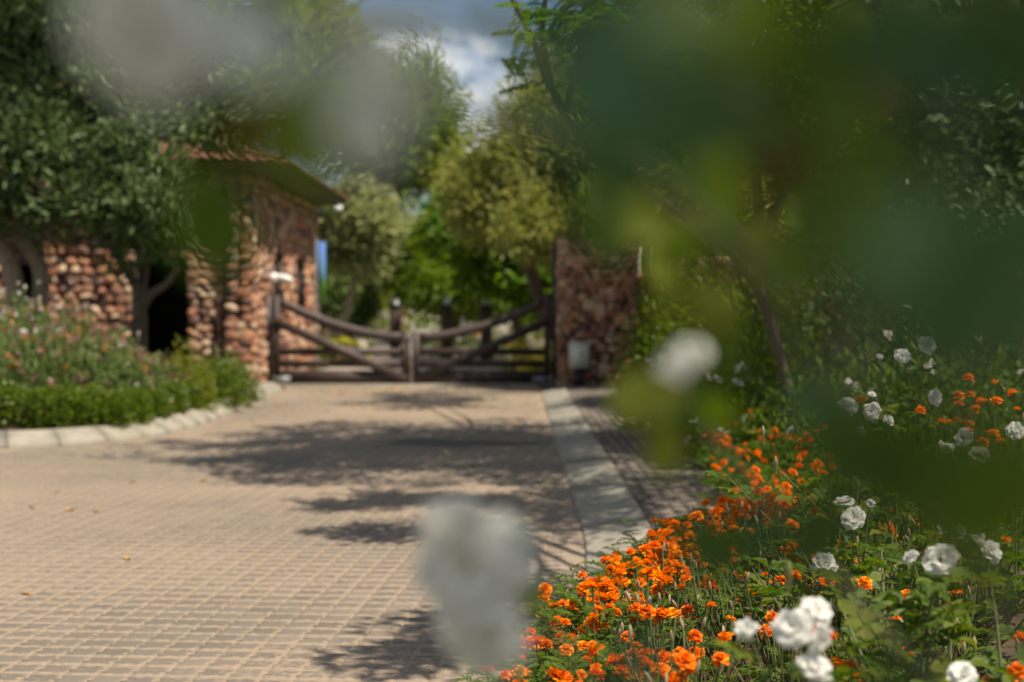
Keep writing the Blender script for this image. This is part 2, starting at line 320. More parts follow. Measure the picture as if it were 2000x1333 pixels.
px_ = ii*PX; py_ = jj*PY
wx = px_*cs + py_*sn - 2.0; wy = -px_*sn + py_*cs
left_lim = np.where(wy > 14.4, lkx(np.clip(wy, 14.4, 24.6)) + 0.02, -99); left_lim = np.where((wy > 13.9) & (wy <= 14.4), -4.95, left_lim)
ok = (wy > 4.6) & (wy < 26.6) & (wx > -0.36*wy - 1.7) & (wx < np.where(wy < 26, rkx(wy), 0.5) - 0.07) & (wx > left_lim + 0.06)
wx, wy = wx[ok], wy[ok]
inview = (np.abs(wx)/wy < 0.362) & (wy > 5.3) & (wx < rkx(wy) - 0.35)
order = np.argsort(np.where(inview, wy, 999)); near = order[:300]; rest = order[300:]
zt = rng.normal(0, 0.0008, len(wx)); tl = rng.normal(0, 0.006, (len(wx), 2)); ang = -ROT
pme = mesh('paver', PV, [PQ, PT], M['paver'], False); setrim(pme, PRIM)
for k in near:
    link('paver', pme, drv, (wx[k], wy[k], zt[k]), (tl[k, 0], tl[k, 1], ang + rng.normal(0, 0.01)))
def place_xy(V, xs, ys, zs, a):
    c, s = math.cos(a), math.sin(a); Vr = np.c_[V[:, 0]*c - V[:, 1]*s, V[:, 0]*s + V[:, 1]*c, V[:, 2]]
    return (Vr[None] + np.stack([xs, ys, zs], 1)[:, None]).reshape(-1, 3)
def rep(F, n, nv): F = np.asarray(F); return (F[None] + (np.arange(n)*nv)[:, None, None]).reshape(-1, F.shape[1])
n_ = len(rest); me = mesh('paving', place_xy(PV, wx[rest], wy[rest], zt[rest], ang), [rep(PQ, n_, len(PV)), rep(PT, n_, len(PV))], M['paver'])
setrim(me, np.tile(PRIM, n_)); tag(link('paving', me, drv), kind='stuff')
# kerbs, one stone after another
def kerb(name, label, path, prof, side, unit_len, gap=0.008):
    d = np.r_[0, np.cumsum(np.linalg.norm(np.diff(path, axis=0), axis=1))]
    root = empty(name, (path[len(path)//2][0], path[len(path)//2][1], 0), label, 'kerb')
    def at(s):
        p = np.array([np.interp(s, d, path[:, 0]), np.interp(s, d, path[:, 1])]); e = 0.02
        q = np.array([np.interp(s+e, d, path[:, 0]), np.interp(s+e, d, path[:, 1])]) - np.array([np.interp(s-e, d, path[:, 0]), np.interp(s-e, d, path[:, 1])])
        q /= np.linalg.norm(q); return p, np.array((-q[1], q[0]))*side
    s = 0.0
    while s < d[-1] - unit_len*0.5:
        m = MB(); V = []; K = 4; L = unit_len + rng.normal(0, 0.01); dz = rng.normal(0, 0.002)
        for k in range(K):
            p, nn = at(min(s + gap + (L - 2*gap)*k/(K-1), d[-1]))
            for o, z in prof: V.append((*(p + nn*o), z + dz))
        npf = len(prof)
        Q = [(k*npf+i, k*npf+(i+1) % npf, (k+1)*npf+(i+1) % npf, (k+1)*npf+i) for k in range(K-1) for i in range(npf)]
        m.add(V, Q, [(0, i, i+1) for i in range(1, npf-1)] + [((K-1)*npf, (K-1)*npf+i+1, (K-1)*npf+i) for i in range(1, npf-1)])
        m.ob('kerb_stone', M['concrete'], root); s += L
    return root
kerb('kerb', 'pale concrete kerb curving round the left flower bed', LK, [(0,-0.05),(0,0.02),(0.025,0.055),(0.17,0.145),(0.20,0.155),(0.34,0.155),(0.36,0.14),(0.36,-0.05)], 1, 0.55, 0.004)
kerb('kerb', 'straight flat concrete kerb between the driveway and the right footpath', RK, [(0,-0.05),(0,0.012),(0.012,0.022),(0.36,0.075),(0.40,0.078),(0.41,0.065),(0.41,-0.05)], -1, 1.95, 0.003)
# right footpath of small bricks
def bedx(y): return np.interp(y, [2.2,3.0,3.5,4.2,4.8,5.6,6.4,7.2,7.7,9,10.5,14,18,22,25.3], [-.46,-.24,-.10,.0,.08,.33,.58,1.0,1.30,1.42,1.46,1.62,1.85,2.05,2.25])
ys = np.linspace(6.3, 25.6, 30)
fp = sheet('footpath', [(rkx(y)+0.40, y) for y in ys] + [(bedx(y)+0.25, y) for y in ys[::-1]], 0.050, M['walksand']); tag(fp, kind='structure')
bm = MB().box((-0.048,-0.098,-0.04), (0.048,0.098,0.0)); bv = np.vstack(bm.V); bv[4:, :2] *= 0.96
bme = mesh('brick', bv, [np.vstack(bm.Q)], M['walk'])
bx, by = [], []
for j, y in enumerate(np.arange(6.6, 25.4, 0.204)):
    for x in np.arange(rkx(y)+0.47, bedx(y)+0.2, 0.102): bx.append(x); by.append(y + (0.102 if int(round(x/0.102)) % 2 else 0))
bx, by = np.array(bx), np.array(by); vis = (by > 8.0); od = np.argsort(np.where(vis, by, 999)); zb = 0.060 + rng.normal(0, 0.0015, len(bx))
for k in od[:300]: link('brick', bme, fp, (bx[k], by[k], zb[k]), (rng.normal(0,.01), rng.normal(0,.01), rng.normal(0,.012)))
rr = od[300:]; me = mesh('brickwork', place_xy(bv, bx[rr], by[rr], zb[rr], 0), [rep(np.vstack(bm.Q), len(rr), 8)], M['walk']); tag(link('brickwork', me, fp), kind='stuff')
# soil of the beds
def soil(name, outline_pts, zf, label=None):
    xs = np.linspace(*outline_pts[0]); yy = np.linspace(*outline_pts[1]); X, Y = np.meshgrid(xs, yy); Z, keep = zf(X, Y)
    V = np.stack([X, Y, Z], -1).reshape(-1, 3); nx = X.shape[1]; Q = []
    K = keep
    for a in range(X.shape[0]-1):
        for b in range(nx-1):
            if K[a, b] and K[a, b+1] and K[a+1, b] and K[a+1, b+1]: Q.append((a*nx+b, a*nx+b+1, (a+1)*nx+b+1, (a+1)*nx+b))
    o = link(name, mesh(name, V, [np.array(Q)], M['soil'], True)); tag(o, kind='structure'); return o
def nzf(X, Y): return 0.02*np.sin(X*3.1+Y*1.7)*np.cos(Y*2.3) + 0.012*np.sin(X*11+1)*np.sin(Y*9)
def right_soil(X, Y):
    e = X - bedx(Y) - 0.05; return 0.03 + 0.17*np.clip(e/0.5, 0, 1) + nzf(X, Y)*np.clip(e/0.3, 0, 1), e > -0.12
soil('right_bed_soil', ((-0.6, 9, 97), (-1.5, 26, 120)), right_soil)
def left_edge_dist(X, Y):
    pts = LK; D = np.full(X.shape, 1e9)
    for p in pts[::2]: D = np.minimum(D, np.hypot(X-p[0], Y-p[1]))
    inside = (Y > 14.4) & (X < lkx(np.clip(Y, 14.4, 24.6))) ; return np.where(inside, D, -D)
def left_soil_z(X, Y):
    e = left_edge_dist(X, Y) - 0.34; return 0.10 + 0.22*np.clip(e/2.5, 0, 1) + nzf(X, Y)*np.clip(e/0.3, 0, 1), e > -0.06
soil('left_bed_soil', ((-13, -3.6, 80), (14.0, 25.2, 80)), left_soil_z)
def soilz_r(x, y): return float(right_soil(np.array([[x]]), np.array([[y]]))[0][0, 0])
def soilz_l(x, y): return float(left_soil_z(np.array([[x]]), np.array([[y]]))[0][0, 0])

# ------------------------------------------------------------------ rubble stonework
def stone_variant(seed):
    r = np.random.default_rng(seed); n = 9; an = np.linspace(0, 2*np.pi, n, endpoint=False) + r.normal(0, .1, n)
    sq = 1/np.maximum(np.abs(np.cos(an)), np.abs(np.sin(an)))**0.3; rad = 0.5*sq*(1 + r.normal(0, .07, n))
    ring = np.c_[np.cos(an)*rad, np.sin(an)*rad]
    V = np.vstack([np.c_[ring, np.full(n, -0.25)], np.c_[ring*0.96, np.full(n, 0.25)+r.normal(0,.05,n)], np.c_[ring*0.62, np.full(n, .72)+r.normal(0,.12,n)], [(r.normal(0,.1), r.normal(0,.1), 0.85)]])
    Q = [(k*n+i, k*n+(i+1) % n, (k+1)*n+(i+1) % n, (k+1)*n+i) for k in range(2) for i in range(n)]
    T = [(2*n+i, 2*n+(i+1) % n, 3*n) for i in range(n)]
    return V, np.array(Q), np.array(T)
SV = [stone_variant(s) for s in range(10)]
SME = [mesh('stone', v, [q, t], M['stone'], True) for v, q, t in SV]
def stonework(parent, o, u, n, W, H, budget, size=0.20, holes=(), root_loc=(0,0,0), depth=0.10, name='stone', top=None):
    """stones over a W x H face: origin o, u along it, n outward; holes as (u0,u1,z0,z1)"""
    o, u, n = (np.asarray(a, float) for a in (o, u, n)); zz = np.array((0, 0, 1.0)); L = []
    ny = max(1, int(round(H/(size*0.76)))); ch = H/ny
    for j in range(ny):
        nx = max(1, int(round(W/(size*rng.uniform(0.90, 1.06))))); cwid = W/nx
        for i in range(nx + (j % 2 and nx > 2)):
            a = size*rng.choice([0.72, 0.9, 1.0, 1.15, 1.45], p=[.18,.25,.27,.2,.1]); b_ = a*rng.uniform(.62, .95)
            cx = (i + (0.0 if (j % 2 and nx > 2) else 0.5))*cwid + rng.normal(0, size*0.14); cz = (j+0.5)*ch + rng.normal(0, size*0.13)
            cx = min(max(cx, a*0.42), W - a*0.42) if W > a else W/2; cz = min(max(cz, b_*0.4), H - b_*0.4)
            if not any(h0[0]-0.11 < cx < h0[1]+0.11 and h0[2]-.09 < cz < h0[3]+.09 for h0 in holes): L.append((cx, cz, a, b_))
    idx = rng.permutation(len(L)); ind, oth = idx[:budget], idx[budget:]
    def basis(rz):
        uu = u*math.cos(rz) + zz*math.sin(rz); vv = -u*math.sin(rz) + zz*math.cos(rz); return uu, vv
    for k in ind:
        cx, cz, wd, h = L[k]; uu, vv = basis(rng.normal(0, 0.42)); s = (wd*rng.uniform(1.0,1.12), h*rng.uniform(1.0,1.16), depth*rng.uniform(0.6, 1.25))
        mt = Matrix([[uu[i]*s[0], vv[i]*s[1], n[i]*s[2], (o+u*cx+zz*cz)[i]-root_loc[i]] for i in range(3)] + [[0,0,0,1]])
        ob = bpy.data.objects.new(name, SME[rng.integers(10)]); C.objects.link(ob); ob.parent = parent; ob.matrix_local = mt
    if len(oth):
        m = MB()
        for k in oth:
            cx, cz, wd, h = L[k]; uu, vv = basis(rng.normal(0, 0.42)); s = (wd*1.06, h*1.08, depth*rng.uniform(0.6, 1.25)); v, q, t = SV[rng.integers(10)]
            m.add(o+u*cx+zz*cz + v[:, :1]*uu*s[0] + v[:, 1:2]*vv*s[1] + v[:, 2:3]*n*s[2] - np.asarray(root_loc), q, t)
        tag(link('stonework', m.me('stonework', M['stone'], True), parent), kind='stuff')
    return len(L)

# ------------------------------------------------------------------ gatehouse
GX, GY, GYB, GW = -4.55, 25.1, 33.2, 6.9
gh = empty('gatehouse', (GX, GY, 0), 'gatehouse of reddish rubble stone with terracotta tiled roof left of the gate', 'gatehouse'); gl = (GX, GY, 0)
xl = GX - GW
# front wall in runs either side of the openings, then the side wall along the drive
DO0, DO1 = -6.62, -5.72                             # dark doorway
wall = MB(); wall.box((DO1, GY, 0), (GX-0.02, GY+0.4, 3.9)); wall.box((-8.25, GY, 0), (DO0, GY+0.4, 3.9)); wall.box((DO0, GY, 2.35), (DO1, GY+0.4, 3.9))
wall.box((xl, GY, 0), (-8.75, GY+0.4, 3.9)); wall.box((-8.75, GY, 2.2), (-8.25, GY+0.4, 3.9))
fw = wall.ob('front_wall', M['mortar'], gh)
stonework(fw, (DO1, GY, 0), (1,0,0), (0,-1,0), GX-0.52-DO1, 3.85, 110, 0.19, root_loc=gl)
stonework(fw, (-8.25, GY, 0), (1,0,0), (0,-1,0), DO0+8.25, 3.85, 150, 0.22, root_loc=gl)
stonework(fw, (xl, GY, 0), (1,0,0), (0,-1,0), -8.75-xl, 3.85, 40, 0.22, root_loc=gl)
stonework(fw, (DO0, GY, 2.35), (1,0,0), (0,-1,0), DO1-DO0, 1.5, 0, 0.22, root_loc=gl)
# corner pier, slightly proud
PW = 0.47
pier = MB().box((GX-PW, GY-0.22, 0), (GX-0.001, GY+0.3, 3.75)).ob('corner_pier', M['mortar'], gh)
stonework(pier, (GX-PW, GY-0.22, 0), (1,0,0), (0,-1,0), PW, 3.75, 90, 0.20, root_loc=gl, depth=0.08)
stonework(pier, (GX, GY-0.22, 0), (0,1,0), (1,0,0), 0.5, 3.75, 60, 0.20, root_loc=gl, depth=0.07)
# side wall with slit windows
sw = MB(); SL = [(1.75, 2.75, 1.4, 2.52), (4.6, 5.9, 1.3, 2.46)]; y0 = GY+0.301; prev = y0
for a, b, c, d in SL:
    sw.box((GX-0.4, prev, 0), (GX-0.03, y0+a, 3.9)); sw.box((GX-0.4, y0+a, 0), (GX-0.03, y0+b, c)); sw.box((GX-0.4, y0+a, d), (GX-0.03, y0+b, 3.9)); prev = y0+b
sw.box((GX-0.4, prev, 0), (GX-0.03, GYB, 3.9)); sw.box((xl, GYB-0.3, 0), (GX-0.4, GYB-0.02, 3.9)); sw.box((xl, GY+0.4, 0), (xl+0.3, GYB-0.3, 3.9))
side = sw.ob('side_wall', M['mortar'], gh)
stonework(side, (GX-0.03, y0, 0), (0,1,0), (1,0,0), GYB-y0, 3.85, 290, 0.23, SL, gl, 0.11)
for a, b, c, d in SL:
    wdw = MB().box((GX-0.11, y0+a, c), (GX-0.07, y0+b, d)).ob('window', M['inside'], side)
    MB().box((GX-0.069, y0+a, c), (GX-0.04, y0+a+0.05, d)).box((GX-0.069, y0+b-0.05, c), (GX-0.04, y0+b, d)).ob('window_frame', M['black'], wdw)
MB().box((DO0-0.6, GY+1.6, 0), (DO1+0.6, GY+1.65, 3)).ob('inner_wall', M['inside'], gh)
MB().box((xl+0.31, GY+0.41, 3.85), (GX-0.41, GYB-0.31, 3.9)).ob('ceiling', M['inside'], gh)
# hipped roof
EZ, OV = 3.98, 0.6
ex0, ex1, ey0, ey1 = xl-OV, GX+OV, GY-0.45, GYB+OV
rise = 0.85; hw = (ex1-ex0)/2; rx = (ex0+ex1)/2; ry0, ry1 = ey0+hw*0.8, ey1-hw*0.8; RZ = EZ+rise
roof = MB(); roof.add([(ex0,ey0,EZ),(ex1,ey0,EZ),(ex1,ey1,EZ),(ex0,ey1,EZ),(rx,ry0,RZ),(rx,ry1,RZ)], [(1,2,5,4),(3,0,4,5)], [(0,1,4),(2,3,5)])
rf = roof.ob('roof', M['tile'], gh)
MB().box((ex0+0.05, ey0+0.05, EZ-0.10), (ex1-0.05, ey1-0.05, EZ-0.02)).ob('soffit', M['soffit'], rf)
MB().beam((ex1-0.02, ey0, EZ-0.06), (ex1-0.02, ey1, EZ-0.06), 0.04, 0.14).beam((ex0, ey0+0.02, EZ-0.06), (ex1-0.05, ey0+0.02, EZ-0.06), 0.04, 0.14).ob('fascia', M['soffit'], rf)
tm = MB()
an = np.linspace(0, np.pi, 6); TL = 0.42
ringA = np.c_[np.cos(an)*0.105, np.zeros(6), np.sin(an)*0.06]; ringB = np.c_[np.cos(an)*0.09, np.full(6, TL), np.sin(an)*0.05-0.02]
inA = ringA*np.array((.82,1,.82)); 
TVV = np.vstack([ringA, ringB, inA]); TQ = [(i, i+1, 7+i, 6+i) for i in range(5)] + [(i+1, i, 12+i, 13+i) for i in range(5)]
tme = mesh('roof_tile', TVV, [np.array(TQ)], M['tile'], True)
def tiles(o, u, up, W, courses, limfn, budget):
    o, u, up = (np.asarray(a, float) for a in (o, u, up)); up = up/np.linalg.norm(up); nn = np.cross(u, up); pts = []
    for c in range(courses):
        a, b = limfn(c*0.36)
        for x in np.arange(a+0.1, b-0.08, 0.2): pts.append((x, c*0.36 - 0.10))
    for k, (x, s) in enumerate(pts[:budget]):
        p = o + u*x + up*s + nn*(0.015 + rng.normal(0, .004)) - np.array(gl)
        ob = bpy.data.objects.new('roof_tile', tme); C.objects.link(ob); ob.parent = rf
        ob.matrix_local = Matrix([[u[i], up[i], nn[i], p[i]] for i in range(3)] + [[0,0,0,1]])
    if len(pts) > budget:
        m = MB()
        for x, s in pts[budget:]: m.add(o + u*x + up*s + nn*0.015 - np.array(gl) + TVV[:, :1]*u + TVV[:, 1:2]*up + TVV[:, 2:]*nn, TQ)
        tag(link('tiling', m.me('tiling', M['tile'], True), rf), kind='stuff')
Ls = math.hypot(hw, rise); Lf = math.hypot(ry0-ey0, rise); WS, WF = ey1-ey0, ex1-ex0
tiles((ex1, ey0, EZ), (0,1,0), (-hw,0,rise), WS, int(Ls/0.36), lambda s: (s/Ls*(ry0-ey0), WS - s/Ls*(ry0-ey0)), 90)
tiles((ex0, ey0, EZ), (1,0,0), (0,ry0-ey0,rise), WF, int(Lf/0.36), lambda s: (s/Lf*hw, WF - s/Lf*hw), 160)
rt = MB(); rt.tube([(ex1, ey0, EZ+0.05), (rx, ry0, RZ+0.05)], 0.1, 8).tube([(ex0, ey0, EZ+0.05), (rx, ry0, RZ+0.05)], 0.1, 8).tube([(rx, ry0, RZ+0.05), (rx, ry1, RZ+0.05)], 0.1, 8)
rt.ob('ridge_cap', M['tile'], rf, True)
# white lamp under the eave end, round speaker
p = P(661, 407, 34.2); e = empty('eave_lamp', p, 'white globe lamp under the far tip of the gatehouse eave', 'lamp')
MB().sphere(p, 0.10, 12, 8).ob('globe', M['white'], e, True); MB().tube([p+np.array((0,0,.08)), p+np.array((0,0,.26))], 0.03, 8).ob('stem', M['steel'], e)
p = P(487, 414, 25.0)
p = P(624, 418, 33.6); e = empty('security_camera', p, 'small grey bullet camera under the gatehouse eave', 'camera')
MB().tube([p, p+np.array((0.1,-0.22,-0.03))], 0.06, 10).ob('housing', M['steel'], e, True); MB().tube([p, p+np.array((-0.05,0.02,0.22))], 0.02, 6).ob('bracket', M['steel'], e)
# white security floodlight on the pier beside the gate
p = P(548, 546, 26.0); e = empty('floodlight', p, 'white floodlight with a rounded hood fixed beside the left gate post', 'floodlight')
MB().sphere(p+np.array((-0.13,0.0,0.03)), 0.095, 12, 8).ob('hood', M['white'], e, True)
m = MB(); m.tube([p+np.array((-0.08,0,0.02)), p+np.array((0.0,-0.02,0.035)), p+np.array((0.14,-0.05,0.0)), p+np.array((0.22,-0.07,-0.02))], [0.06,0.075,0.07,0.04], 10); m.ob('lamp_arm', M['white'], e, True)
MB().box(p+np.array((-0.30,0,-0.04)), p+np.array((-0.15,0.05,0.06))).ob('mounting_plate', M['steel'], e)
# banner
pb = P(628, 590, 31.0); bn = empty('feather_banner', (pb[0], pb[1], 0), 'narrow upright blue and green banner beyond the gatehouse corner', 'banner')
m, nt, n, l, b = newmat('banner_print'); t = n.new('ShaderNodeTexCoord'); sx = n.new('ShaderNodeSeparateXYZ'); l.new(t.outputs['Object'], sx.inputs[0])
nz2 = n.new('ShaderNodeTexNoise'); nz2.inputs['Scale'].default_value = 4; l.new(t.outputs['Object'], nz2.inputs['Vector'])
ma = n.new('ShaderNodeMath'); ma.operation = 'MULTIPLY_ADD'; l.new(nz2.outputs[0], ma.inputs[0]); ma.inputs[1].default_value = 0.5; l.new(sx.outputs['Z'], ma.inputs[2])
mr = n.new('ShaderNodeMapRange'); mr.inputs[1].default_value = 1.75; mr.inputs[2].default_value = 3.1; l.new(ma.outputs[0], mr.inputs[0])
rr_ = ramp(n, [(0.10,0.30,0.05),(0.16,0.42,0.08),(0.08,0.28,0.12),(0.10,0.25,0.42),(0.06,0.16,0.42)], [0,.3,.42,.55,.8]); l.new(mr.outputs[0], rr_.inputs[0]); l.new(rr_.outputs[0], b.inputs['Base Color']); b.inputs['Roughness'].default_value = 0.7
MB().box((pb[0]-0.09, pb[1]-0.006, 1.55), (pb[0]+0.09, pb[1]+0.006, 2.88)).ob('cloth', m, bn)
MB().tube([(pb[0]-0.11, pb[1], 0), (pb[0]-0.11, pb[1], 2.95)], 0.02, 8).ob('pole', M['steel'], bn)

# ------------------------------------------------------------------ gates
GPY = 26.35
gz = lambda py: 1.4 - (py - 605)*GPY/FPX
def gate_leaf(label, xo, xi, s):
    """xo hinge side, xi meeting side, s = +1 when xi > xo"""
    g = empty('gate_leaf', ((xo+xi)/2, GPY, 0), label, 'gate', 'pair of swing gates')
    lo, hi = sorted((xo, xo+0.13*s)); MB().box((lo, GPY-0.06, 0.03), (hi, GPY+0.06, 1.66)).ob('hinge_stile', M['gatewood'], g)
    lo, hi = sorted((xi, xi-0.13*s)); MB().box((lo, GPY-0.06, 0.03), (hi, GPY+0.06, 0.99)).ob('meeting_stile', M['gatewood'], g)
    a, b = xo+0.13*s, xi-0.13*s
    for z0, z1 in ((0.04,0.275),(0.335,0.46),(0.555,0.685)):
        lo, hi = sorted((a, b)); MB().box((lo, GPY-0.032, z0), (hi, GPY+0.032, z1)).ob('rail', M['gatewood'], g)
    m = MB(); V = []; N = 14
    for k in range(N+1):
        t = k/N; x = a + (b-a)*t; zc = 0.885 + 0.665*(1-t)**1.75; th = 0.09
        V += [(x, GPY-0.045, zc-th), (x, GPY-0.045, zc+th), (x, GPY+0.045, zc+th), (x, GPY+0.045, zc-th)]
    m.add(V, [(k*4+i, k*4+(i+1) % 4, k*4+4+(i+1) % 4, k*4+4+i) for k in range(N) for i in range(4)] + [(0,3,2,1),(N*4,N*4+1,N*4+2,N*4+3)]); m.ob('top_rail', M['gatewood'], g)
    MB().beam((a-0.1*s, GPY-0.066, 1.20), (b+0.08*s, GPY-0.066, 0.10), 0.055, 0.165).ob('brace', M['gatewood'], g)
    lo, hi = sorted((xo-0.01*s, xo+0.34*s)); MB().box((lo, GPY-0.073, 0.02), (hi, GPY-0.0605, 0.17)).ob('hinge_plate', M['steel'], g)
    return g
XL, XR = -4.43, 0.72; XM = (XL+XR)/2 - 0.02
gate_leaf('left gate leaf of dark timber, sunlit, hung on the gatehouse', XL, XM-0.02, 1)
gate_leaf('right gate leaf of dark timber in tree shade, hung on the stone pillar', XR, XM+0.03, -1)
e = empty('gate_stop', (XM, GPY, 0), 'thin pale upright steel stop bolt between the two gate leaves', 'gate stop'); MB().box((XM-0.012, GPY-0.085, 0.0), (XM+0.024, GPY-0.065, 0.90)).ob('bar', M['concrete'], e); MB().box((XM-0.05, GPY-0.09, 0.86), (XM+0.05, GPY-0.062, 0.9)).ob('latch', M['steel'], e)
sill = MB().box((XL-0.1, GPY-0.42, -0.03), (XR+0.1, GPY+0.35, 0.028)).ob('gate_sill', M['concrete']); tag(sill, 'low pale concrete strip across the driveway under the gate', 'threshold')
for x, z, lb in ((-4.51, 1.7, 'slim black steel hinge post of the left gate leaf'), (0.79, 2.62, 'tall black steel hinge post beside the right stone pillar')):
    e = empty('gate_post', (x, GPY+0.02, 0), lb, 'gate post'); MB().box((x-0.05, GPY-0.06, 0), (x+0.05, GPY+0.10, z)).ob('post', M['black'], e); MB().box((x-0.06, GPY-0.07, z), (x+0.06, GPY+0.11, z+0.03)).ob('cap', M['black'], e)

# ------------------------------------------------------------------ right pillar, boundary wall, meter box
rp_ = empty('stone_pillar', (1.55, 25.6, 0), 'broad rubble stone gate pillar right of the gate, dappled by shade', 'pillar'); rl = (1.55, 25.6, 0)
core = MB().box((0.86, 25.55, 0), (2.26, 26.6, 2.66)).ob('core', M['mortar'], rp_)
stonework(core, (0.86, 25.55, 0), (1,0,0), (0,-1,0), 1.40, 2.66, 290, 0.165, root_loc=rl, depth=0.085)
stonework(core, (0.86, 26.6, 0), (0,-1,0), (-1,0,0), 1.05, 2.66, 60, 0.2, root_loc=rl, depth=0.06)
for k in range(9):
    pass
bw = empty('boundary_wall', (4, 20, 0), 'rubble stone boundary wall behind the shrubs on the right', 'wall'); bl = (4, 20, 0)
segs = [((2.265, 26.2), (3.3, 25.6), 2.05, 110), ((3.3, 25.6), (4.1, 18.6), 2.3, 120), ((4.1, 18.6), (10.5, 16.4), 2.35, 70)]
for a, b_, h, bud in segs:
    a, b_ = np.array(a), np.array(b_); u = (b_-a)/np.linalg.norm(b_-a); nn = np.array((u[1], -u[0])); L = np.linalg.norm(b_-a)
    m = MB(); q = [a, b_, b_-nn*0.4, a-nn*0.4]; m.add([(*p_, z) for z in (0, h) for p_ in q], [(0,3,2,1),(4,5,6,7),(0,1,5,4),(1,2,6,5),(2,3,7,6),(3,0,4,7)])
    c = m.ob('wall_core', M['mortar'], bw); stonework(c, (*a, 0), (*u, 0), (*nn, 0), L, h, bud, 0.22, root_loc=bl)
# electric fence brackets on the low wall
for k, px in enumerate((1205, 1228, 1252, 1275)):
    x = 2.33 + k*0.24; y = 26.05 - k*0.13; e = empty('fence_bracket', (x, y, 2.05), 'white electric fence bracket on the low stone wall, %s from the pillar' % ('nearest','second','third','farthest')[k], 'fence bracket', 'electric fence brackets')
    MB().tube([(x, y, 2.04), (x, y, 2.34), (x+0.02, y-0.08, 2.55)], 0.016, 6).ob('rod', M['white'], e)
    for z in (2.14, 2.26, 2.4): MB().sphere((x, y-0.02, z), 0.03, 8, 5).ob('insulator', M['white'], e, True)
p0, p1 = P(1112, 671, 24.9), P(1150, 719, 24.9)
e = empty('meter_box', ((p0[0]+p1[0])/2, 24.9, 0.05), 'pale grey box on a black stand in front of the right pillar', 'meter box')
mb = MB().box((p0[0], 24.82, p1[2]), (p1[0], 25.02, p0[2])); bx_ = mb.ob('housing', M['boxgrey'], e)
cx, cz = (p0[0]+p1[0])/2, (p0[2]+p1[2])/2
dr = MB().box((p0[0]+0.02, 24.806, p1[2]+0.025), (p1[0]-0.02, 24.818, p0[2]-0.025)).ob('door', M['boxgrey'], bx_); MB().tube([(cx+0.03, 24.806, cz+0.03), (cx+0.03, 24.78, cz+0.03)], 0.028, 8).ob('lock', M['steel'], bx_)
MB().box((p0[0]-0.008, 24.80, p0[2]), (p1[0]+0.008, 25.03, p0[2]+0.02)).ob('lid', M['boxgrey'], e)
MB().box((cx-0.09, 24.88, 0.03), (cx+0.09, 24.98, p1[2]-0.002)).ob('stand', M['black'], e)
# puddle
def wetmat():
    m, nt, n, l, b = newmat('wet_paving'); z = n.new('ShaderNodeTexNoise'); z.inputs['Scale'].default_value = 9; t = n.new('ShaderNodeTexCoord'); l.new(t.outputs['Object'], z.inputs['Vector'])
    r = ramp(n, [(0.008,0.007,0.005),(0.014,0.012,0.008),(0.03,0.026,0.02)], [.35,.5,.65]); l.new(z.outputs[0], r.inputs[0]); l.new(r.outputs[0], b.inputs['Base Color']); b.inputs['Roughness'].default_value = 0.4; b.inputs['Specular IOR Level'].default_value = 0.25; return m
c = P(890, 863, 14.9); N = 40; an = np.linspace(0, 2*np.pi, N, endpoint=False)
rad = 1 + 0.22*np.sin(3*an+1) + 0.16*np.sin(7*an) + 0.08*np.sin(13*an+2)
V = np.c_[c[0] + np.cos(an)*0.80*rad, 14.9 + np.sin(an)*0.38*rad - 0.12*np.cos(an), np.full(N, 0.0068)]
me = bpy.data.meshes.new('puddle'); me.from_pydata([tuple(v) for v in V], [], [tuple(range(N))]); me.materials.append(wetmat()); tag(link('puddle', me), 'dark shallow wet patch on the shaded driveway before the gate', 'puddle')

# ------------------------------------------------------------------ trees
def cluster_leaves(centers, crad, per, leaf_len, out_from, up=0.35, droop=0.0, aspect=0.5, jit=0.35):
    n = len(centers)*per; ci = np.repeat(np.arange(len(centers)), per)
    v = unit(n); r = rng.uniform(0, 1, n)**0.45; off = v*r[:, None]*np.asarray(crad)*rng.uniform(0.45, 1.45, len(centers))[ci][:, None]
    pos = centers[ci] + off
    ax = v*0.8 + unit(n)*jit*2 + np.array((0, 0, up - droop))
    nr = unit(n)*0.8 + np.array((0, 0, 1.0))
    return pos, ax, nr, leaf_len*rng.uniform(0.65, 1.3, n), leaf_len*aspect*rng.uniform(0.75, 1.2, n)
def ell_centers(c, rad, n, shell=0.55, lo=-1.0):
    out = []; ph = rng.uniform(0, 6.28, 4)
    while len(out) < n:
        v = unit(1)[0]
        if v[2] < lo: continue
        lump = 0.78 + 0.34*math.sin(4.5*v[0]+ph[0])*math.sin(4*v[1]+ph[1]) + 0.28*math.sin(6*v[2]+5*v[0]+ph[2])
        out.append(np.asarray(c) + v*np.asarray(rad)*lump*1.08*rng.uniform(shell, 1.0)**0.8)
    return np.array(out)
def limb_path(a, b, sag=0.15, n=6):
    a, b = np.asarray(a, float), np.asarray(b, float); t = np.linspace(0, 1, n)[:, None]; L = np.linalg.norm(b-a)
    mid = rng.normal(0, sag*L*0.5, 3); return a + (b-a)*t + 4*t*(1-t)*mid*0.5
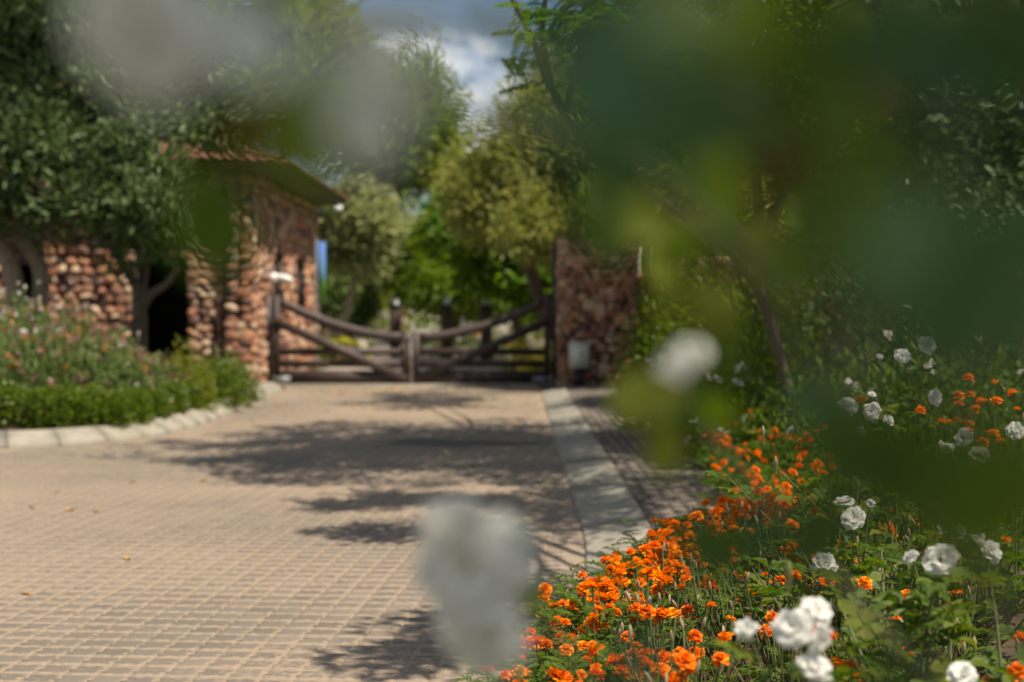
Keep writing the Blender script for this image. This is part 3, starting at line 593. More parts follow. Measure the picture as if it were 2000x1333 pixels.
def tree(name, label, base, trunks, crowns, mat, bark, leaf_len, per, aspect=0.5, group=None, droop=0.0, up=0.35, tmpl=LEAF6, extra=None, nlimb=8, crad=0.4, limb_r=0.03, cat='tree', gaps=()):
    """trunks: list of (points, radii); crowns: list of (centre, radii, clusters)"""
    root = empty(name, base, label, cat, group); base = np.asarray(base, float)
    for pts, rad in trunks: MB().tube(cr(pts, 5), np.interp(np.linspace(0, 1, 5*(len(pts)-1)+1), np.linspace(0, 1, len(rad)), rad), 9).ob('trunk', bark, root, True)
    tops = [np.asarray(t[0][-1], float) for t in trunks]; allc = []
    for cc, rd, k in crowns: allc.append(ell_centers(cc, rd, k))
    allc = np.vstack(allc)
    for g0 in gaps:                                   # openings through which the sun reaches single leaves
        d0 = allc - np.asarray(g0); sd0 = np.array(sun_dir); along = d0 @ sd0; allc = allc[np.linalg.norm(d0 - along[:, None]*sd0, axis=1) > 0.24]
    pick = allc[rng.permutation(len(allc))[:nlimb]]
    for q in pick:
        t = min(tops, key=lambda a: np.linalg.norm(a-q)); MB().tube(limb_path(t, q), np.linspace(limb_r, limb_r*0.3, 6), 6).ob('limb', bark, root, True)
    tw = MB()
    for q in allc[rng.permutation(len(allc))[:60]]:
        s = pick[np.argmin(np.linalg.norm(pick-q, axis=1))]
        if np.linalg.norm(s-q) > 0.1: tw.tube(limb_path(s, q, 0.2, 4), np.linspace(limb_r*0.4, 0.004, 4), 4, False)
    if tw.n: tag(tw.ob('twigs', bark, root), kind='stuff')
    pos, ax, nr, sz, wd = cluster_leaves(allc, crad, per, leaf_len, None, up, droop, aspect)
    V, F = scatter(*tmpl, pos, ax, nr, sz, wd)
    cw = link('crown', mesh('crown', V - base, [F], mat), root); tag(cw, kind='stuff')
    if extra:
        emat, frac, esz, ename = extra; k = max(1, int(len(allc)*frac)); ec = allc[rng.permutation(len(allc))[:k]]
        ec = ec + unit(k)*np.asarray(crad)*0.9
        pos, ax, nr, sz, wd = cluster_leaves(ec, esz, 60, 0.03, None, 0.5, 0, 0.7)
        V, F = scatter(*LEAF4, pos, ax, nr, sz, wd); tag(link(ename, mesh(ename, V-base, [F], emat), root), kind='stuff')
    return root
def PP(px, py, d): return P(px, py, d)
def cw_(px, py, d, rpx, rpy, n): k_ = d/FPX; return (P(px, py, d), (rpx*k_, rpx*k_*.9, rpy*k_), n)
# left dark tree beside the gatehouse: tall, spotted trunks
b0 = P(40, 640, 20.5); b0[2] = 0.3
tree('evergreen_tree', 'tall dark evergreen tree with pale trunks at the far left', b0,
     [([b0, P(25, 540, 20.5), P(-20, 450, 20.4), P(-60, 330, 20.6)], [0.17, 0.14, 0.12, 0.1]), ([b0+np.array((.12,.1,0)), P(80, 540, 20.7), P(40, 450, 20.7), P(110, 300, 21)], [0.15, 0.12, 0.11, 0.08])],
     [((-8.0, 21.2, 4.6), (2.2, 1.3, 2.2), 190), ((-6.5, 20.6, 5.0), (1.5, 1.1, 1.9), 150), ((-6.8, 20.0, 3.3), (1.1, 0.8, 0.85), 65), ((-7.4, 20.6, 6.6), (2.6, 1.6, 1.2), 70), ((-5.0, 20.8, 5.0), (0.95, 0.8, 1.0), 70), cw_(400,235,21.5,60,55,26), cw_(465,225,22.3,70,40,34)],
     M['f_dark'], M['bark_pale'], 0.15, 100, 0.42, crad=0.36, extra=(M['f_brown'], 0.16, 0.13, 'withered_flower_heads'), nlimb=12, limb_r=0.05)
b0 = P(268, 640, 19.6); b0[2] = 0.3
tree('evergreen_tree', 'shorter forked evergreen tree before the gatehouse doorway', b0,
     [([b0, P(272, 590, 19.6), P(255, 540, 19.6), P(215, 480, 19.6)], [0.13, 0.10, 0.07, 0.05]), ([P(268, 610, 19.6), P(295, 575, 19.5), P(325, 555, 19.4), P(350, 520, 19.3)], [0.09, 0.065, 0.05, 0.035]), ([P(270, 600, 19.7), P(283, 540, 19.8), P(292, 480, 19.8)], [0.08, 0.05, 0.04])],
     [((-5.3, 19.5, 3.1), (0.9, 0.8, 0.9), 80), ((-5.9, 19.8, 3.6), (0.9, 0.8, 0.8), 60), ((-4.95, 19.4, 2.55), (0.5, 0.5, 0.42), 34), ((-5.6, 20.1, 4.4), (0.9, 0.8, 0.7), 50)],
     M['f_dark'], M['bark'], 0.14, 95, 0.42, crad=0.30, extra=(M['f_brown'], 0.10, 0.12, 'withered_flower_heads'), nlimb=9, limb_r=0.035)
# trees behind the gatehouse
def simple_tree(name, label, px, base_d, h, crown, mat, leaf, per, bark='bark', r=0.16, group='trees beyond the gate', lk=1.6, **k):
    b = P(px, 605, base_d); b[2] = 0.0; top = np.array(crown[0][0], float) - np.array((0, 0, crown[0][1][2]*0.4))
    mid = (b + top)/2 + np.array((rng.normal(0, .25), 0, 0))
    crown = [(c_, r_, int(n_*1.5)) for c_, r_, n_ in crown]
    return tree(name, label, b, [([b, mid, top], [r, r*0.75, r*0.5])], crown, M[mat], M[bark], leaf*lk, per, group=group, **k)
def cw(px, py, d, rpx, rpy, n, dep=None): s = d/FPX; return (P(px, py, d), (rpx*s, dep or rpx*s*0.9, rpy*s), n)
simple_tree('leafy_tree', 'yellow green tree rising behind the gatehouse roof', 470, 37, 6, [cw(470,130,37,190,150,110), cw(600,110,38,110,140,60), cw(330,90,37,150,160,60)], 'f_green', 0.17, 60, crad=0.62)
simple_tree('leafy_tree', 'pale olive tree with leaning trunk right of the gatehouse', 640, 40, 5, [cw(700,440,40,72,90,70), cw(735,450,41,45,45,28), cw(660,470,40,50,60,30)], 'f_grey', 0.15, 60, bark='bark_pale', r=0.14, crad=0.5)
simple_tree('leafy_tree', 'tall wispy dark tree rising centre left behind the gate', 600, 52, 9, [cw(805,230,52,85,115,80), cw(760,290,53,90,95,70), cw(690,210,54,110,130,70), cw(850,300,52,35,65,26)], 'f_green', 0.2, 60, r=0.16, crad=0.95, droop=0.5, aspect=0.34)
simple_tree('leafy_tree', 'big feathery olive green tree behind the right gate leaf', 1120, 33, 8, [cw(1020,330,33,85,90,80), cw(1085,240,33,75,90,60), cw(1140,300,33,110,160,120), cw(955,395,33,60,55,40), cw(905,340,34,30,35,12), cw(1240,320,32,150,190,110), cw(1080,440,32,110,60,50)], 'f_olive', 0.16, 110, r=0.2, crad=0.62, droop=0.25, aspect=0.3, limb_r=0.05, lk=1.15)
simple_tree('leafy_tree', 'rounded mid green tree in the centre beyond the gate', 880, 58, 5, [cw(850,500,58,85,60,90), cw(950,480,57,110,90,110), cw(800,510,60,65,50,50), cw(910,560,56,110,40,70)], 'f_green', 0.24, 60, r=0.22, crad=0.85, up=0.1)
simple_tree('leafy_tree', 'bright green spreading tree close behind the right gate leaf', 1030, 39, 5, [cw(1000,490,39,90,60,90), cw(1050,550,38.5,60,40,40), cw(930,440,40,80,50,50)], 'f_acacia', 0.2, 60, r=0.15, crad=0.6, up=0.0)
simple_tree('leafy_tree', 'round grey green tree low behind the gatehouse corner', 690, 60, 3, [cw(690,585,60,38,42,60), cw(660,600,60,40,30,30)], 'f_sage', 0.22, 55, r=0.12, crad=0.55)
simple_tree('leafy_tree', 'small yellow green tree far down the drive', 745, 85, 3, [cw(740,620,85,45,25,60), cw(790,585,88,38,45,50)], 'f_yellow', 0.3, 50, r=0.12, crad=0.8)
for px, lb, d, mt in ((520,'far dark tree behind the gatehouse end',75,'f_green'),(1000,'far broad tree closing the view right of centre',95,'f_green'),(1180,'far olive tree above the right stone pillar',70,'f_olive')):
    simple_tree('leafy_tree', lb, px, d, 6, [cw(px,560,d,110,75,110), cw(px+70,590,d+2,80,45,50), cw(px-80,590,d+2,70,40,50)], mt, 0.34, 50, r=0.25, crad=1.0)
# trees on the right, behind the boundary wall
for px, py, d, rx_, rz_, lb, mt in ((1360,190,24,170,190,'dense tree above the right boundary wall near the pillar','f_green'),(1700,150,19,240,260,'dark dense tree above the boundary wall at right','f_dark'),(2000,200,17,260,300,'dark dense tree at the right edge','f_dark'),(1330,430,30,110,90,'low leafy tree behind the low stone wall by the pillar','f_green'),(1480,400,27,150,100,'broad leafy tree behind the multi stemmed tree','f_olive')):
    simple_tree('leafy_tree', lb, px, d, 6, [cw(px,py,d,rx_,rz_,48 if 23 < d < 25 else 100 if d > 20 else 150), cw(px-60,py+130,d-0.5,rx_*0.6,rz_*0.5,22), cw(px-110,py-60,d+0.2,rx_*0.5,rz_*0.4,16)], mt, 0.12, 55, r=0.14, crad=0.5, group='trees behind the right wall')
# multi stemmed shrub tree on the right whose crown shades the driveway
def feather_tree(name, label, base, trunks, crown_c, n_fr, bark, size=0.30, seed=3):
    """bipinnate fronds"""
    root = empty(name, base, label, 'tree'); base = np.asarray(base, float)
    for pts, rad in trunks: MB().tube(cr(pts, 5), np.interp(np.linspace(0, 1, 5*(len(pts)-1)+1), np.linspace(0, 1, len(rad)), rad), 8).ob('trunk', bark, root, True)
    tp = np.vstack([cr(t[0], 6)[6:] for t in trunks])
    P_, A_, N_, S_, W_ = [], [], [], [], []; tw = MB()
    for cc, rd, k in crown_c:
        for q in ell_centers(cc, rd, k, 0.3):
            s = tp[np.argmin(np.linalg.norm(tp-q, axis=1))]; lp = limb_path(s, q, 0.2, 5); tw.tube(lp, np.linspace(0.014, 0.004, 5), 4, False)
            for f in range(n_fr):
                o = lp[rng.integers(2, 5)] + rng.normal(0, 0.08, 3); d = unit(1)[0]*np.array((1,1,.5)) + np.array((0,0,.1)); d /= np.linalg.norm(d)
                side = np.cross(d, (0,0,1)); side /= np.linalg.norm(side)+1e-9; L = size*rng.uniform(.7,1.2)
                for t in np.linspace(0.2, 1, 7):
                    c = o + d*L*t + np.array((0,0,-0.25*L*t*t))
                    for sg in (-1, 1):
                        P_.append(c); a = side*sg + d*0.55 + np.array((0,0,-0.15)); A_.append(a); N_.append(np.array((0,0,1.0))+rng.normal(0,.2,3)); S_.append(L*0.40*(1-0.45*abs(t-.5))); W_.append(L*0.085)
    V, F = scatter(*LEAF6, np.array(P_), np.array(A_), np.array(N_), np.array(S_), np.array(W_))
    tag(tw.ob('twigs', bark, root), kind='stuff'); tag(link('crown', mesh('crown', V-base, [F], M['f_acacia']), root), kind='stuff'); return root
b0 = np.array((2.3, 11.0, 0.15))
feather_tree('thorn_tree', 'slender feathery thorn tree leaning over the driveway in front of the sky', b0,
    [([b0, P(1480,560,10.8), P(1330,420,10.2), P(1160,300,9.6), P(1078,170,9.2), P(1045,90,9.0), P(985,-30,8.9)], [0.045,0.04,0.035,0.03,0.026,0.02,0.014]), ([P(1080,175,9.2), P(1060,60,9.1), P(1075,-60,9.0), (0.3,8.9,4.2)], [0.025,0.02,0.016,0.012]), ([P(1100,240,9.4), P(1140,80,9.4), P(1150,-40,9.5), (0.7,9.6,4.4)], [0.025,0.02,0.016,0.012])],
    [((0.62,9.3,3.25), (0.3,0.4,0.28), 14), ((1.0,9.5,2.9), (0.55,0.5,0.6), 26), (P(1060,110,9.0), (0.08,0.2,0.2), 5), ((0.9,9.0,4.4), (0.7,0.8,0.45), 8)], 9, M['bark'], 0.21)
b0 = np.array((2.45, 14.2, 0.15))
tree('spreading_tree', 'multi stemmed tree over the right bed whose crown shades the driveway', b0,
     [([b0, P(1455,560,14.0), P(1440,470,13.8), P(1390,370,13.5), (1.1,13.3,4.2)], [0.11,0.09,0.075,0.06,0.05]), ([b0+np.array((.1,.1,0)), P(1490,520,14.2), P(1510,430,14.3), P(1560,300,14.6), (3.1,14.6,4.4)], [0.1,0.08,0.07,0.055,0.045]), ([b0+np.array((0,-.1,0)), P(1475,520,14.0), P(1480,410,14), P(1470,280,14), (2.2,14,4.6)], [0.09,0.075,0.06,0.05,0.04])],
     [((0.75,12.6,5.4), (1.95,2.9,0.5), 240), ((2.8,11.2,5.3), (1.1,2.8,0.5), 90), ((1.9,12.4,5.35), (1.2,2.5,0.45), 80), ((1.5,19.8,6.3), (1.3,2.4,0.45), 60), ((5.0,12.2,5.5), (2.3,3.4,0.5), 130), ((2.3,14.6,5.0), (1.5,1.8,0.9), 60), ((2.6,14.0,3.4), (0.9,1.0,0.8), 34), ((1.9,13.6,3.5), (0.5,0.7,0.6), 16)],
     M['f_green'], M['bark'], 0.115, 75, 0.5, crad=0.36, nlimb=14, limb_r=0.04)
b0 = np.array((3.6, 8.2, 0.2))
tree('spreading_tree', 'tree at the right whose high crown dapples the near driveway', b0,
     [([b0, (3.3,8.2,1.5), (2.8,8.0,3.0), (1.9,7.6,4.3)], [0.12,0.1,0.08,0.05])],
     [((1.3,7.3,4.8), (0.75,0.45,0.3), 9), ((1.75,4.6,4.5), (0.6,0.6,0.3), 13), ((2.7,8.0,4.9), (0.9,1.6,0.6), 34), ((2.9,5.2,4.6), (0.8,1.0,0.5), 22)],
     M['f_green'], M['bark'], 0.11, 75, 0.5, crad=0.30, nlimb=10, limb_r=0.035)
b0 = np.array((3.2, -1.2, 0.2))  # out of view tree, added to cast shade on the nearest roses
tree('spreading_tree', 'unseen leafy tree added right of the viewpoint to shade the nearest roses', b0,
     [([b0, (3.0,-1.2,1.5), (2.5,-1.0,2.8), (2.0,-0.9,3.4)], [0.13,0.11,0.08,0.05])],
     [((1.5,-0.85,3.9), (1.2,0.85,0.35), 120), ((2.3,-1.4,4.3), (1.0,0.9,0.4), 22)],
     M['f_green'], M['bark'], 0.10, 75, 0.55, crad=0.30, nlimb=8, limb_r=0.035)

# ------------------------------------------------------------------ left bed planting
def shrub(name, label, loc, rad, mat, n, leaf, blossoms=(), group=None, aspect=0.5, up=0.8, stems=None, cat='shrub', box=None):
    root = empty(name, loc, label, cat, group); rad = np.asarray(rad, float)
    v = unit(n); v[:, 2] = np.abs(v[:, 2]); r = rng.uniform(0.45, 1.0, n)**0.7
    lump = 1 + 0.24*np.sin(v[:, 0]*7+loc[0]*9)*np.sin(v[:, 1]*6+v[:, 2]*7+loc[1]*5)
    if box: v = np.sign(v)*np.abs(v)**box; lump = 1 + (lump-1)*.35
    pos = v*rad*(r*lump)[:, None]; ax = v*0.6 + unit(n)*0.6 + np.array((0,0,up)); nr = v + unit(n)*0.7
    V, F = scatter(*LEAF4, pos, ax, nr, leaf*rng.uniform(.6,1.3,n), leaf*aspect*rng.uniform(.8,1.2,n))
    tag(link('foliage', mesh('foliage', V, [F], mat), root), kind='stuff')
    st = MB()
    for k in range(9):
        q = unit(1)[0]; q[2] = abs(q[2])+.3; st.tube(limb_path((0,0,-0.05), q/np.linalg.norm(q)*rad*0.85, .2, 4), np.linspace(.012,.004,4), 5, False)
    link('stems', st.me('stems', M['bark'], True), root)['kind'] = 'stuff'
    for bmat, bn, bs, ext in blossoms:
        v = unit(bn); v[:, 2] = np.abs(v[:, 2])*1.2+0.05; v /= np.linalg.norm(v, axis=1)[:, None]
        c = v*rad*rng.uniform(1.0, 1.0+ext, bn)[:, None]
        k = 7; pp = np.repeat(c, k, 0) + unit(bn*k)*bs*0.35
        V, F = scatter(*LEAF4, pp, unit(bn*k)+np.array((0,0,.6)), unit(bn*k), bs*0.8, bs*0.7); tag(link('blossoms', mesh('blossoms', V, [F], bmat), root), kind='stuff')
    return root
def at_l(px, py, d): p = P(px, py, d); p[2] = soilz_l(p[0], p[1]) - 0.02; return p
hs = [(-60,15.45),(-5,15.35),(50,15.3),(105,15.3),(158,15.4),(205,15.5),(248,15.9),(288,16.5),(322,17.2),(352,18.0),(380,18.9)]
for k, (px, d) in enumerate(hs):
    shrub('hedge_shrub', 'low bright green hedge shrub along the left kerb, %s from the left edge' % ('1st','2nd','3rd','4th','5th','6th','7th','8th','9th','10th','11th')[k], at_l(px, 830, d), (rng.uniform(.28,.33), .30, rng.uniform(.42,.50)), M['f_hedge'], 2600, 0.042, group='low hedge along the left kerb', aspect=.75, up=.15, box=.62)
pinks = [(-40,17.2,.75),(30,16.6,.7),(95,16.7,.75),(150,17.3,.75),(210,17.0,.68),(60,18.2,.95),(140,18.6,.9),(250,17.6,.6),(-10,18.8,.9),(215,18.8,.7),(300,18.2,.5)]
desc = ['far left','leftmost front','second front','middle front','right front','left upper','middle upper','right of the mound','far left upper','upper right','lowest, by the forked tree']
for k, (px, d, h) in enumerate(pinks):
    shrub('flowering_shrub', 'sage green shrub with pink blossoms, %s one in the left bed' % desc[k], at_l(px, 760, d), (.55, .5, h*1.28), M['f_sage'], 2400, 0.075,
          [(M['b_pink'], 34, .055, .10), (M['b_white'], 9, .04, .2), (M['b_orange'], 14, .055, .04)], 'pink flowering shrubs in the left bed')
for k, (px, py, d) in enumerate([(230,640,20.2),(290,655,20.2),(330,668,20.0),(185,632,20.4),(400,690,20.6)]):
    shrub('purple_shrub', 'low shrub with dark purple blossoms, %s in the row under the trees' % ('second','third','fourth','first','last')[k], at_l(px, py, d), (.4,.35,.5 if k < 4 else .35), M['f_sage'], 500, 0.06, [(M['b_purple'], 110, .06, .1)], 'purple flowering shrubs')
shrub('yellow_shrub', 'bright yellow green shrub between the pink shrubs and the round hedge', at_l(362, 730, 18.2), (.42,.36,.85), M['f_yellow'], 1300, 0.06)
for k, (px, d, h, lb) in enumerate([(425,19.3,.7,'round bright green bush at the right end of the left bed'),(455,20.3,.65,'last round green bush beside the gatehouse pier'),(395,20.2,.6,'dark green bush just below the gatehouse front wall')]):
    shrub('round_bush', lb, at_l(px, 780, d), (.42,.4,h), M['f_hedge'], 2600, 0.042, aspect=.75, up=.15)
for k, (px, d) in enumerate([(15,17.9),(60,18.6),(100,19.0),(-20,18.4)]):     # wispy stems with pale round heads
    root = empty('flower_stems', at_l(px, 700, d), 'tall wispy stems with pale round flower heads, %s clump before the left trunks' % ('second','third','fourth','first')[k], 'flowers', 'wispy stems with pale heads')
    for j in range(9):
        q = np.array((rng.normal(0,.22), rng.normal(0,.2), rng.uniform(1.0,1.5))); link('stem', MB().tube(limb_path((q[0]*.3,q[1]*.3,0), q, .08, 5), np.linspace(.006,.003,5), 4, False).me('stem', M['stem']), root)
        link('flower_head', MB().sphere(q, rng.uniform(.016,.024), 8, 5).me('flower_head', M['b_white'], True), root)
# conical tan stone on end among the stems
p = at_l(26, 640, 19.2); mb = MB(); mb.add(np.vstack([np.c_[np.array([(math.cos(a)*.16, math.sin(a)*.13) for a in np.linspace(0,2*math.pi,8,endpoint=False)])*s + np.array((dx,0)), np.full(8,z)] for s, z, dx in ((1,-.05,0),(.92,.45,.02),(.55,.85,-.02),(.2,1.12,-.05))]) + p, [(r*8+i, r*8+(i+1)%8, (r+1)*8+(i+1)%8, (r+1)*8+i) for r in range(3) for i in range(8)] + [(24,25,26,27),(24,27,28,31),(28,29,30,31)])
tag(mb.ob('standing_stone', M['stone'], None, True), 'pointed tan standing stone at the left edge of the bed', 'stone')

# ------------------------------------------------------------------ beyond the gate
for k, (px, d, h) in enumerate([(772,42,1.5),(873,41,1.5),(950,40,1.48)]):
    b0 = P(px, 605, d); b0[2] = 0; e = empty('lantern_pillar', b0, 'dark stone pillar with a white lantern beyond the gate, %s of three' % ('left','middle','right')[k], 'pillar', 'lantern pillars beyond the gate')
    sh = MB().box(b0+np.array((-.16,-.16,0)), b0+np.array((.16,.16,h))).ob('shaft', M['mortar'], e)
    MB().box(b0+np.array((-.2,-.2,h)), b0+np.array((.2,.2,h+.06))).ob('cap', M['black'], e)
    ln = MB().tube([b0+np.array((0,0,h+.06)), b0+np.array((0,0,h+.24))], [.09,.06], 8).ob('lantern', M['white'], e, True); MB().tube([b0+np.array((0,0,h+.245)), b0+np.array((0,0,h+.3))], [.10,.02], 8).ob('lantern_roof', M['black'], ln, True)
p = P(907, 634, 39); e = empty('glint_ball', (p[0], p[1], 0), 'small white ball standing in for a glint in the shrubs beyond the gate', 'glint'); MB().sphere((p[0],p[1],p[2]), .09, 12, 8).ob('globe', M['white'], e, True); MB().tube([(p[0],p[1],0),(p[0],p[1],p[2]-.05)], .025, 8).ob('post', M['black'], e)  # white ball on a post, added to stand in for a bright glint
p = P(775, 625, 70); e = empty('garden_pillar', (p[0],p[1],0), 'distant pinkish pillar beside the drive far beyond the gate', 'pillar'); MB().box((p[0]-.32,p[1]-.3,0),(p[0]+.32,p[1]+.3,1.75)).ob('shaft', M['tile'], e); MB().box((p[0]-.36,p[1]-.34,1.75),(p[0]+.36,p[1]+.34,1.85)).ob('cap', M['concrete'], e)
bs_ = [(640,37,.9,.55,'f_sage','b_pink'),(668,39,.8,.6,'f_hedge','b_yellow'),(655,36,.5,.45,'f_hedge','b_pink'),(830,43,.8,.8,'f_hedge','b_white'),(910,42,.9,.8,'f_green','b_orange'),(985,41,1.0,.8,'f_green','b_white'),(1045,38,.9,.7,'f_yellow','b_yellow'),(1030,33,.6,.35,'f_yellow','b_yellow'),(1065,31,.6,.4,'f_yellow','b_yellow'),(960,46,1.2,.9,'f_olive','b_white'),(730,75,2.2,1.3,'f_yellow','b_white'),(800,78,2.2,1.3,'f_green','b_white'),(690,66,1.6,1.0,'f_hedge','b_pink'),(880,62,3.0,1.5,'f_green','b_white'),(1010,60,3.0,1.6,'f_green','b_white')]
names_ = ['pink tinged shrub at the foot of the gatehouse side wall','bright green shrub at the left verge of the far drive','low green shrub just inside the left gate leaf','green shrub between the left and middle lantern pillars','orange speckled shrub between the middle and right lantern pillars','green shrub right of the lantern pillars','yellow flowered shrub behind the right gate leaf','low yellow flower clump seen through the right gate rails','yellow flower clump beside the right hinge post','olive shrub behind the right lantern pillar','far yellow green bush left of the drive end','far green bush in the middle of the drive end','green bush on the far left verge','broad far green bush behind the lantern pillars','broad far bush behind the right gate leaf']
for (px, d, r, h, mt, bl_), lb in zip(bs_, names_):
    b0 = P(px, 605, d); b0[2] = -0.03; shrub('garden_shrub', lb, b0, (r, r*.8, h), M[mt], 900, 0.06*max(1, d/30), [(M[bl_], 60, .07*max(1, d/35), .05)])
for k, (px, d) in enumerate([(648,45),(707,47)]):
    b0 = P(px, 605, d); b0[2] = 0; v, q, t = SV[k]; tag(link('boulder', mesh('boulder', v*np.array((.5,.4,.45)), [q, t], M['concrete'], True), None, b0, (0,0,k)), 'pale rounded boulder on the verge beyond the gate, %s' % ('beside the banner','nearer the drive','hidden by the gatehouse')[k], 'boulder')

# ------------------------------------------------------------------ fallen leaves
big = [(143,998,.07),(388,944,.06),(60,993,.05),(180,1003,.04),(440,895,.05),(252,1093,.05),(62,1166,.04),(1000,1240,.04),(115,962,.05),(253,945,.04)]
where = ['largest yellow one at the left','pale one under the tip of the long shadow','small orange one near the left edge','small one right of the largest','one just below the long tree shadow','lone one amid the near pavers','small one on the lower left pavers','one below the blurred rose','dark one at the left','small one above the largest']
for (px, py, s), lb in zip(big, where):
    d = FPX*CAM_H/(py-605); p = P(px, py, d); v = np.array(LEAF6[0])*s*np.array((1.2,1.4,2.0)); o = link('fallen_leaf', mesh('fallen_leaf', v, [np.array(LEAF6[1])], M['fallen']), None, (p[0],p[1],.008), (0.15,-0.1,rng.uniform(0,6))); tag(o, 'fallen yellowish leaf on the driveway, '+lb, 'leaf', 'fallen leaves on the driveway')
n = 420; yy = np.r_[rng.uniform(17, 26.2, 300), rng.uniform(23.5,26.2,120)]; xx = rng.uniform(-3.5, .45, n)
V, F = scatter(*LEAF6, np.c_[xx, yy, np.full(n,.010)], np.c_[rng.normal(size=(n,2)), np.zeros(n)], np.c_[rng.normal(0,.25,(n,2)), np.ones(n)], rng.uniform(.03,.075,n)); tag(link('leaf_litter', mesh('leaf_litter', V, [F], M['fallen'])), 'scattered small yellow leaves on the paving before the gate', 'leaves', kind='stuff')

# ------------------------------------------------------------------ marigolds
def marigold_bloom(seed, wither=False):
    r = np.random.default_rng(seed); Pp, A, N, S, W = [], [], [], [], []
    rings = [(12, .0, 1.0, .0), (11, .12, .84, .32), (9, .25, .64, .75), (7, .34, .44, 1.3)]
    for n, z, L, tilt in rings:
        for k in range(n):
            a = 2*math.pi*(k + r.uniform(-.3,.3))/n + z*5; t = tilt + r.normal(0, .16) + (1.0 if wither else 0)
            d = np.array((math.cos(a)*math.cos(t), math.sin(a)*math.cos(t), math.sin(t))); Pp.append((0,0,z*.55)); A.append(d)
            N.append(np.array((-math.cos(a)*math.sin(t), -math.sin(a)*math.sin(t), math.cos(t))) + r.normal(0,.22,3)); S.append(L*r.uniform(.85,1.12)*(0.8 if wither else 1)); W.append((.54 if not wither else .3)*r.uniform(.85,1.15))
    T = [(0,0,0),(.30,.45,.05),(.52,.82,-.03),(.25,1.0,-.10),(-.25,1.0,-.04),(-.52,.82,.05),(-.30,.45,.05)]
    V, F = scatter(T, [(0,1,2,3),(0,3,4,4),(0,4,5,6)], Pp, A, N, S, W)
    Q = F.reshape(-1, 3, 4); quads = np.vstack([Q[:,0], Q[:,2]]); tris = Q[:,1][:, :3]
    return mesh('bloom', V, [quads, tris], M['marigold_dead' if wither else 'marigold'])
BL = [marigold_bloom(s) for s in range(6)]; BD = [marigold_bloom(20+s, True) for s in range(2)]
def seed_head():
    m = MB().tube([(0,0,0),(0,0,.010),(.001,0,.026),(0,.001,.036)], [.003,.0062,.0055,.0022], 6); return m.me('seed_head', M['seed'], True)
SH = seed_head()
def calyx(): return MB().tube([(0,0,-.022),(0,0,-.012),(0,0,0)], [.0025,.006,.0075], 6).me('calyx', M['stem'], True)
CX = calyx()
def marigold_foliage(seed, h=.34, nl=85):
    r = np.random.default_rng(seed); Pp, A, N, S, W = [], [], [], [], []; st = MB()
    for k in range(nl):
        a = r.uniform(0, 6.28); rr2 = abs(r.normal(0, .09)); z = r.uniform(.06, h*.92); o = np.array((math.cos(a)*rr2, math.sin(a)*rr2, z))
        d = np.array((math.cos(a), math.sin(a), r.uniform(.1,.9))); d /= np.linalg.norm(d); side = np.cross(d, (0,0,1)); side /= np.linalg.norm(side); L = r.uniform(.05,.10)
        for t in np.linspace(.1, 1, 7):
            c = o + d*L*t - np.array((0,0,.02*t*t))
            for sg in (-1, 1): Pp.append(c); A.append(side*sg + d*.7 + r.normal(0,.1,3)); N.append(np.array((0,0,1.0)) + r.normal(0,.3,3)); S.append(L*.34); W.append(L*.10)
    V, F = scatter(*LEAF4, Pp, A, N, S, W); return mesh('foliage', V, [F], M['marleaf'])
FO = [marigold_foliage(s) for s in range(5)]; FOS = [marigold_foliage(10+s, .26, 26) for s in range(3)]
def dry_twigs(seed):
    r = np.random.default_rng(seed); m = MB()
    for k in range(26):
        a = r.uniform(0, 6.28); b = np.array((math.cos(a)*.03, math.sin(a)*.03, r.uniform(0,.1))); e = b + np.array((math.cos(a)*r.uniform(.03,.16), math.sin(a)*r.uniform(.03,.16), r.uniform(.05,.25))); m.tube([b, (b+e)/2+r.normal(0,.015,3), e], [.0022,.0018,.001], 4, False)
    return m.me('dry_twigs', M['dry'])
DT = [dry_twigs(s) for s in range(3)]
def stemmesh(q): return MB().tube([(q[0]*.25,q[1]*.25,.02), (q[0]*.7,q[1]*.7,q[2]*.55), q], [.004,.003,.0022], 5, False)
